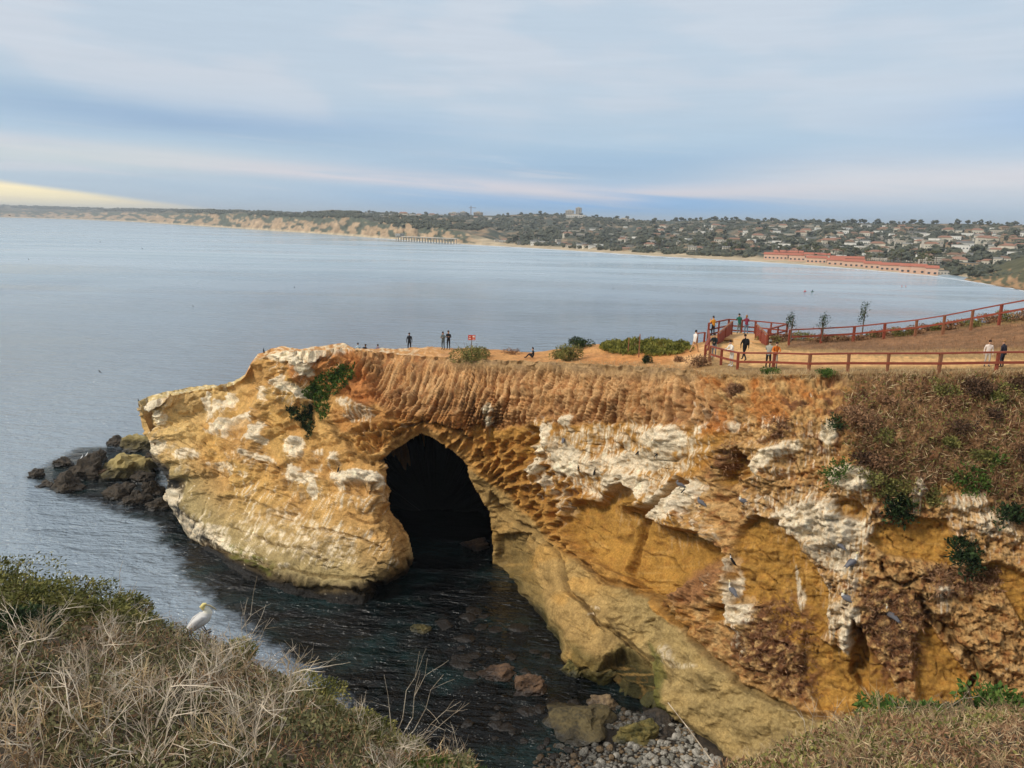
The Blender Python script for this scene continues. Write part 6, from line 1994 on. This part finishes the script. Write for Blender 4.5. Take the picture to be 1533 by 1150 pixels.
# ------------------------------------------------------------------ the overgrown slope in front of the camera
EDGE = [(-500, 800, 23), (-300, 830, 22), (0, 905, 20), (100, 915, 20.5), (200, 930, 21), (300, 962, 21), (400, 1015, 20.5), (500, 1075, 19), (560, 1118, 18), (640, 1160, 16), (700, 1182, 14), (760, 1200, 12), (850, 1230, 9.5), (950, 1262, 8.5), (1030, 1225, 10),
        (1085, 1192, 12), (1130, 1168, 14), (1200, 1130, 15.5), (1300, 1095, 16.5), (1400, 1082, 17), (1533, 1085, 17), (1700, 1075, 17.5), (2100, 1020, 18)]


def build_slope():
    px = np.arange(-480, 2081, 8.0); nc = len(px)
    epy = interp(px, EDGE); eY = interp(px, EDGE, 2)
    E3 = at_y(px, epy, eY)
    dirx = E3[:, 0] / E3[:, 1]
    rows = []
    prof = [(0.4, -1.62), (1.5, -2.2), (3.0, -3.9), (5.0, -5.3), (7.2, -6.5)]
    for Y, z in prof:
        k = np.minimum(1, (eY * 0.75) / 7.2)
        rows.append(np.stack([dirx * Y * k, Y * k, CAMZ + z + 0 * px], -1))
    last = rows[-1]
    for s in np.linspace(0, 1, 26)[1:]:
        q = last * (1 - s) + E3 * s
        q[:, 2] += 0.35 * fbm(q[:, 0] / 1.8, q[:, 1] / 1.8, oct=4, seed=201) * math.sin(math.pi * s) ** 0.5 + 0.9 * math.sin(math.pi * s) * 0.5
        rows.append(q)
    for k in range(1, 10):
        q = E3.copy(); f = 1 + 0.05 * k ** 0.8 ; q[:, :2] *= f; q[:, 2] = E3[:, 2] * (1 - k / 8.5) - 0.5
        q[:, 1] += 0.5 * fbm(px / 40, k * 0.6, oct=3, seed=203)
        rows.append(q)
    P = np.array(rows); nr = len(rows)
    m, b = new_mat('slope_earth')
    t = nnode('ShaderNodeTexCoord'); n_ = nnoise(t.outputs['Object'], 2.0, 5, 0.65)
    link(nmix(sstep(n_, 0.35, 0.65), lin((46, 40, 28)), lin((96, 78, 52))), b.inputs['Base Color']); b.inputs['Roughness'].default_value = 0.95
    F = grid_faces(nr, nc)
    o = mesh_np('near_slope', P.reshape(-1, 3), F, m); tag(o, kind='structure')
    return BVHTree.FromPolygons([tuple(v) for v in P.reshape(-1, 3).tolist()], [tuple(f) for f in F.tolist()])


SLB = build_slope()


def ground(x, y):
    r = SLB.ray_cast(Vector((x, y, 60)), Vector((0, 0, -1)))
    return r[0]


def edge_at(x, y):
    """photo column of a ground position and the distance of the edge there"""
    d = x / y
    px = W0 / 2 + F0 * d * 0.86
    for _ in range(3):
        r = rays(px, interp(px, EDGE)); px += (d - r[0]) * F0 * 0.86
    return px, float(interp(px, EDGE, 2))


def grow(rng, p, d, L, r, lvl, out, spread):
    """one wiry branch with its side shoots; out collects (points, radii)"""
    n = 4; pts = [p]; q = p; H0_ = rng.uniform(.8, 1.2)
    dd = d
    for i in range(n):
        dd = (dd + Vector(rng.normal(size=3) * 0.10) + Vector((0, 0, .02))).normalized()
        q = q + dd * L / n; pts.append(q)
    out.append((pts, [r * (1 - 0.55 * i / n) for i in range(n + 1)]))
    if lvl == 0: return
    k = rng.randint(2, 5)
    for i in range(k):
        f = rng.uniform(0.3, 1.0); j = min(n - 1, int(f * n)); s = pts[j].lerp(pts[j + 1], f * n - j)
        ax = Vector(rng.normal(size=3)).normalized(); nd = (dd + ax * spread).normalized()
        grow(rng, s, nd, L * rng.uniform(0.45, 0.75), r * 0.6, lvl - 1, out, spread)


def dry_shrub(seed, H=1.2, stems=6, spread=0.55, r=0.010, lv=2, fan=0.5):
    rng = np.random.RandomState(seed); out = []
    for i in range(stems):
        a = rng.uniform(0, 6.28); t_ = rng.uniform(0.05, fan)
        grow(rng, Vector((0, 0, -.1)), Vector((math.cos(a) * t_, math.sin(a) * t_, 1)).normalized(), H * rng.uniform(.5, .85), r * rng.uniform(.7, 1.2), lv, out, spread)
    b = MB()
    for pts, rd in out: b.tube(pts, rd, 3, cap=False)
    return b


TWIG2 = leaf_mat('brown_twigs', lin((104, 84, 62)), lin((160, 136, 106)), 1.5)
rng6 = np.random.RandomState(42)
src = [dry_shrub(700 + i, H=(0.9, 1.0, 1.2, 0.7, 1.0, 1.1, 0.6, 0.8)[i], stems=(4, 4, 5, 6, 4, 5, 7, 5)[i], spread=(.9, 1.1, .9, 1.2, .8, 1.0, 1.2, 1.0)[i], r=(.012, .013, .012, .009, .011, .010, .008, .010)[i], lv=2, fan=.8).build('dry_shrub', [(TWIG, TWIG2, TWIG, TWIG2, STRAW, TWIG, STRAW, TWIG2)[i]]) for i in range(8)]
used_s = [False] * 8
cnt = 0; tries = 0
while cnt < 285 and tries < 6000:
    tries += 1
    Y = rng6.uniform(5.2, 20.5); px = rng6.uniform(-60, 1600)
    if 690 < px < 1120: continue
    x = Y * (px - W0 / 2) / F0 * 1.12
    pe, eY = edge_at(x, Y)
    if Y > eY - 0.1 or (700 < pe < 1110): continue
    # thinner near the leafy patches
    if pe < 250 and Y > 13 and rng6.rand() < 0.7: continue
    g_ = ground(x, Y)
    if g_ is None: continue
    right_ = pe > 1000
    vi = rng6.choice([3, 6, 7, 4, 1] if right_ else [0, 1, 2, 4, 5, 0, 2, 3])
    o = src[vi] if not used_s[vi] else src[vi].copy()
    if used_s[vi]: SC.collection.objects.link(o)
    used_s[vi] = True
    s_ = rng6.uniform(.7, 1.25) * (0.75 if right_ else 1.0) * (0.55 if Y > 16.5 else 1.0) * (0.7 if Y < 7.5 else 1.0) * (0.62 if 430 < pe < 900 else 1.0)
    o.location = g_; o.scale = (s_, s_, s_ * rng6.uniform(.85, 1.1)); o.rotation_euler = (rng6.uniform(-.15, .15), rng6.uniform(-.15, .15), rng6.uniform(0, 6.28))
    tag(o, (('tall ' if vi in (1, 2, 4, 5) else 'low ') + 'bleached leafless shrub ' + ('near the lower left edge' if pe < 150 else 'below the white pelican' if pe < 380 else 'on the descending brow' if pe < 560 else 'at the right end of the left brow') + (', close to the camera' if Y < 10 else '') if not right_ else 'low tangled dry shrub at lower right ' + ('at its left end' if pe < 1230 else 'below the broad-leaved shrubs' if pe < 1450 else 'at the right edge')), 'dry shrub', 'leafless shrubs at lower left' if not right_ else 'leafless shrubs at lower right')
    cnt += 1
for i, u_ in enumerate(used_s):
    if not u_: bpy.data.objects.remove(src[i])


OLIVE_G = leaf_mat('grey_olive_foliage', lin((72, 74, 46)), lin((134, 128, 88)), 2.0)


def thicket(name, label, regions, n, size, mat, seed, aspect, up, spread, hmax, kind='stuff', dens=None):
    rng = np.random.RandomState(seed); C = []
    while len(C) < n:
        Y = rng.uniform(regions[2], regions[3]); px = rng.uniform(regions[0], regions[1])
        x = Y * (px - W0 / 2) / F0 * 1.12
        pe, eY = edge_at(x, Y)
        if Y > eY + .15: n -= 1; continue
        g_ = ground(x, Y)
        if g_ is None: n -= 1; continue
        d_ = fbm(np.float32(x / 1.3), np.float32(Y / 1.3), oct=2, seed=seed)
        if dens is not None and d_ < dens: n -= 1; continue
        C.append((g_.x, g_.y, g_.z + rng.uniform(0, hmax) * (0.7 + 0.6 * d_)))
    C = np.array(C); o0 = C.mean(0)
    V, F = leaves(C - o0, C * 0 + [0, 0, up], size, rng, aspect, spread, .5)
    o = mesh_np(name, V, F, mat, smooth=False); o.location = o0
    return tag(o, label, None, None, kind)


thicket('undergrowth', 'brown dead undergrowth below the bleached twigs at lower left', (-80, 720, 5, 21), 22000, .13, BROWNL, 801, .10, .5, 1.0, .45)
thicket('undergrowth', 'dull olive undergrowth at lower left', (-80, 720, 5, 21), 60000, .075, OLIVE_G, 802, .5, .6, .9, .5, dens=-.25)
thicket('undergrowth', 'straw-coloured litter at lower left', (-80, 720, 5, 21), 12000, .16, STRAW, 803, .05, .6, 1.2, .4, dens=-.1)
thicket('undergrowth', 'dense pale dry litter in the lower right corner', (1080, 1620, 8, 18), 16000, .13, STRAW, 804, .06, .5, 1.2, .45)
thicket('undergrowth', 'brown dry litter in the lower right corner', (1080, 1620, 8, 18), 22000, .10, BROWNL, 805, .2, .5, 1.0, .4)
thicket('undergrowth', 'olive leaves through the litter in the lower right corner', (1080, 1620, 8, 18), 16000, .07, GREEN1, 808, .5, .6, 1.0, .45, dens=-.1)
thicket('grass', 'fresh green grass at the lip of the slope near the bottom edge', (600, 880, 8, 15.5), 9000, .16, GREEN4, 806, .08, 1.6, .5, .1)
thicket('undergrowth', 'olive growth on the lip of the slope at the bottom', (430, 760, 12, 19.5), 9000, .10, GREEN1, 807, .45, .8, .8, .35)

# leafy shrubs on the brow
LS = [(18, 19.2, 1.5, 1.25, GREEN1, 'tall olive-green shrub at the left edge'), (70, 19.6, 1.4, 1.0, GREEN1, 'olive-green shrub right of the tall one at the left edge'), (130, 19.8, 1.2, .85, GREEN1, 'olive-green shrub third from the left edge'), (185, 20.2, 1.1, .75, GREEN1, 'olive-green shrub fourth from the left edge on the brow'),
      (-30, 18.5, 1.5, 1.3, GREEN1, 'olive shrub cut by the left edge'), (40, 16.5, 1.3, .8, GREEN1, 'broad olive shrub in front of the olive ones'), (120, 17.0, 1.3, .7, GREEN1, 'broad olive shrub below the third olive one'), (215, 19.0, 1.0, .6, GREEN1, 'low olive shrub left of the white pelican'),
      (20, 13.5, 1.0, .6, GREEN3, 'dark green shrub under the twigs near the left edge'), (360, 19.8, 1.0, .5, GREEN1, 'low olive shrub right of the white pelican'), (470, 18.0, 1.1, .55, GREEN1, 'olive shrub on the descending brow'), (540, 16.8, 1.0, .5, GREEN1, 'olive shrub low on the descending brow'), (610, 15.3, .8, .4, GREEN1, 'last olive shrub at the bottom of the brow'),
      (1345, 16.4, .95, .75, GREEN4, 'broad-leaved green shrub on the brow at lower right'), (1400, 16.6, .7, .6, GREEN4, 'small broad-leaved shrub right of the larger one'), (1480, 16.8, 1.0, 1.05, GREEN4, 'tall broad-leaved green shrub at the right edge brow'), (1530, 16.8, .7, .55, GREEN4, 'broad-leaved shrub cut by the right edge'),
      (1440, 16.8, .5, .4, GREEN3, 'dark broad-leaved shrub between the two green ones'), (1130, 13.6, .5, .35, GREEN4, 'small green shrub at the left end of the lower right brow'), (1375, 15.2, .6, .35, GREEN3, 'dark green shrub just in front of the broad-leaved one')]
for i, (px, Y, r_, h_, mt_, lab) in enumerate(LS):
    x = Y * (px - W0 / 2) / F0 * 1.12
    g_ = ground(x, Y)
    if g_ is None: continue
    big = px > 1000
    bush('leafy_shrub', lab, g_ - Vector((0, 0, .1)), r_, r_ * .8, h_, 2600 if not big else 800, .085 if not big else .16, mt_, 830 + i, 'shrub', 6, None, 9)

# a fan of bare stalks standing out against the water
for px0, Y, tips, lab in ((600, 16.4, [(628, 975), (640, 985), (575, 1010), (690, 1050), (703, 1052), (664, 1010), (655, 1080)], 'tall fan of bare stalks rising before the dark water'),
                          (375, 20.2, [(385, 862), (398, 905), (360, 900), (410, 925)], 'thin bare stalks standing right of the white pelican'), (190, 19.8, [(182, 845), (205, 870), (215, 905)], 'thin bare stalks on the brow above the olive shrubs'),
                          (1235, 15.6, [(1185, 1050), (1215, 1042), (1260, 1050), (1300, 1070)], 'bare twigs on the brow of the lower right corner'), (1390, 16.0, [(1330, 1040), (1420, 1050), (1450, 1035), (1350, 1075)], 'long pale stems among the broad-leaved shrubs')):
    g_ = ground(Y * (px0 - W0 / 2) / F0 * 1.12, Y); rng = np.random.RandomState(px0); b = MB(); out = []
    for tx, ty in tips:
        e = Vector(at_y(tx, ty, Y + rng.uniform(-.5, .5))) - g_; d = e.normalized(); L = e.length
        pts = [Vector((rng.uniform(-.1, .1), 0, -.1))]
        for k in range(1, 6): pts.append(e * (k / 5) + Vector(rng.normal(size=3) * .04 * L * math.sin(PI * k / 5)))
        out.append((pts, [.011 - .0015 * k for k in range(6)]))
        for j in range(3):
            s_ = pts[rng.randint(2, 5)]; grow(rng, s_, (d + Vector(rng.normal(size=3)) * .4).normalized(), L * .22, .005, 0, out, .5)
    for pts, rd in out: b.tube(pts, rd, 4, cap=False)
    o = b.build('bare_stalks', [TWIG]); o.location = g_; tag(o, lab, 'dry plant')

# the white pelican on the brow
g_ = Vector(at_y(314, 938, 20.6))
g2 = ground(g_.x, g_.y)
if g2: g_.z = max(g_.z, g2.z + .1)
bird('pelican', 'large white pelican with a yellow head resting on the near brow', Vector(at_y(308, 948, 20.4)), 0.45, 1.2, body=(212, 210, 206), neck=(226, 222, 206), head=(232, 214, 140), bill=(196, 184, 150), wing=(200, 198, 196), tuck=True, pitch=-.35)

# ------------------------------------------------------------------ air between here and the far shore
b = MB(); b.box(-9000, 9000, -60, 12500, -6.0, 160)
hz = b.build('haze', [], None)
mh = bpy.data.materials.new('haze_air'); mh.use_nodes = True
X.nt = mh.node_tree; X.nt.nodes.clear()
ho = nnode('ShaderNodeOutputMaterial'); pv = nnode('ShaderNodeVolumePrincipled')
pv.inputs['Color'].default_value = (0.80, 0.88, 0.97, 1); pv.inputs['Density'].default_value = 1.3e-4; pv.inputs['Anisotropy'].default_value = 0.2
link(pv.outputs[0], ho.inputs['Volume'])
hz.data.materials.append(mh)
tag(hz, kind='stuff')
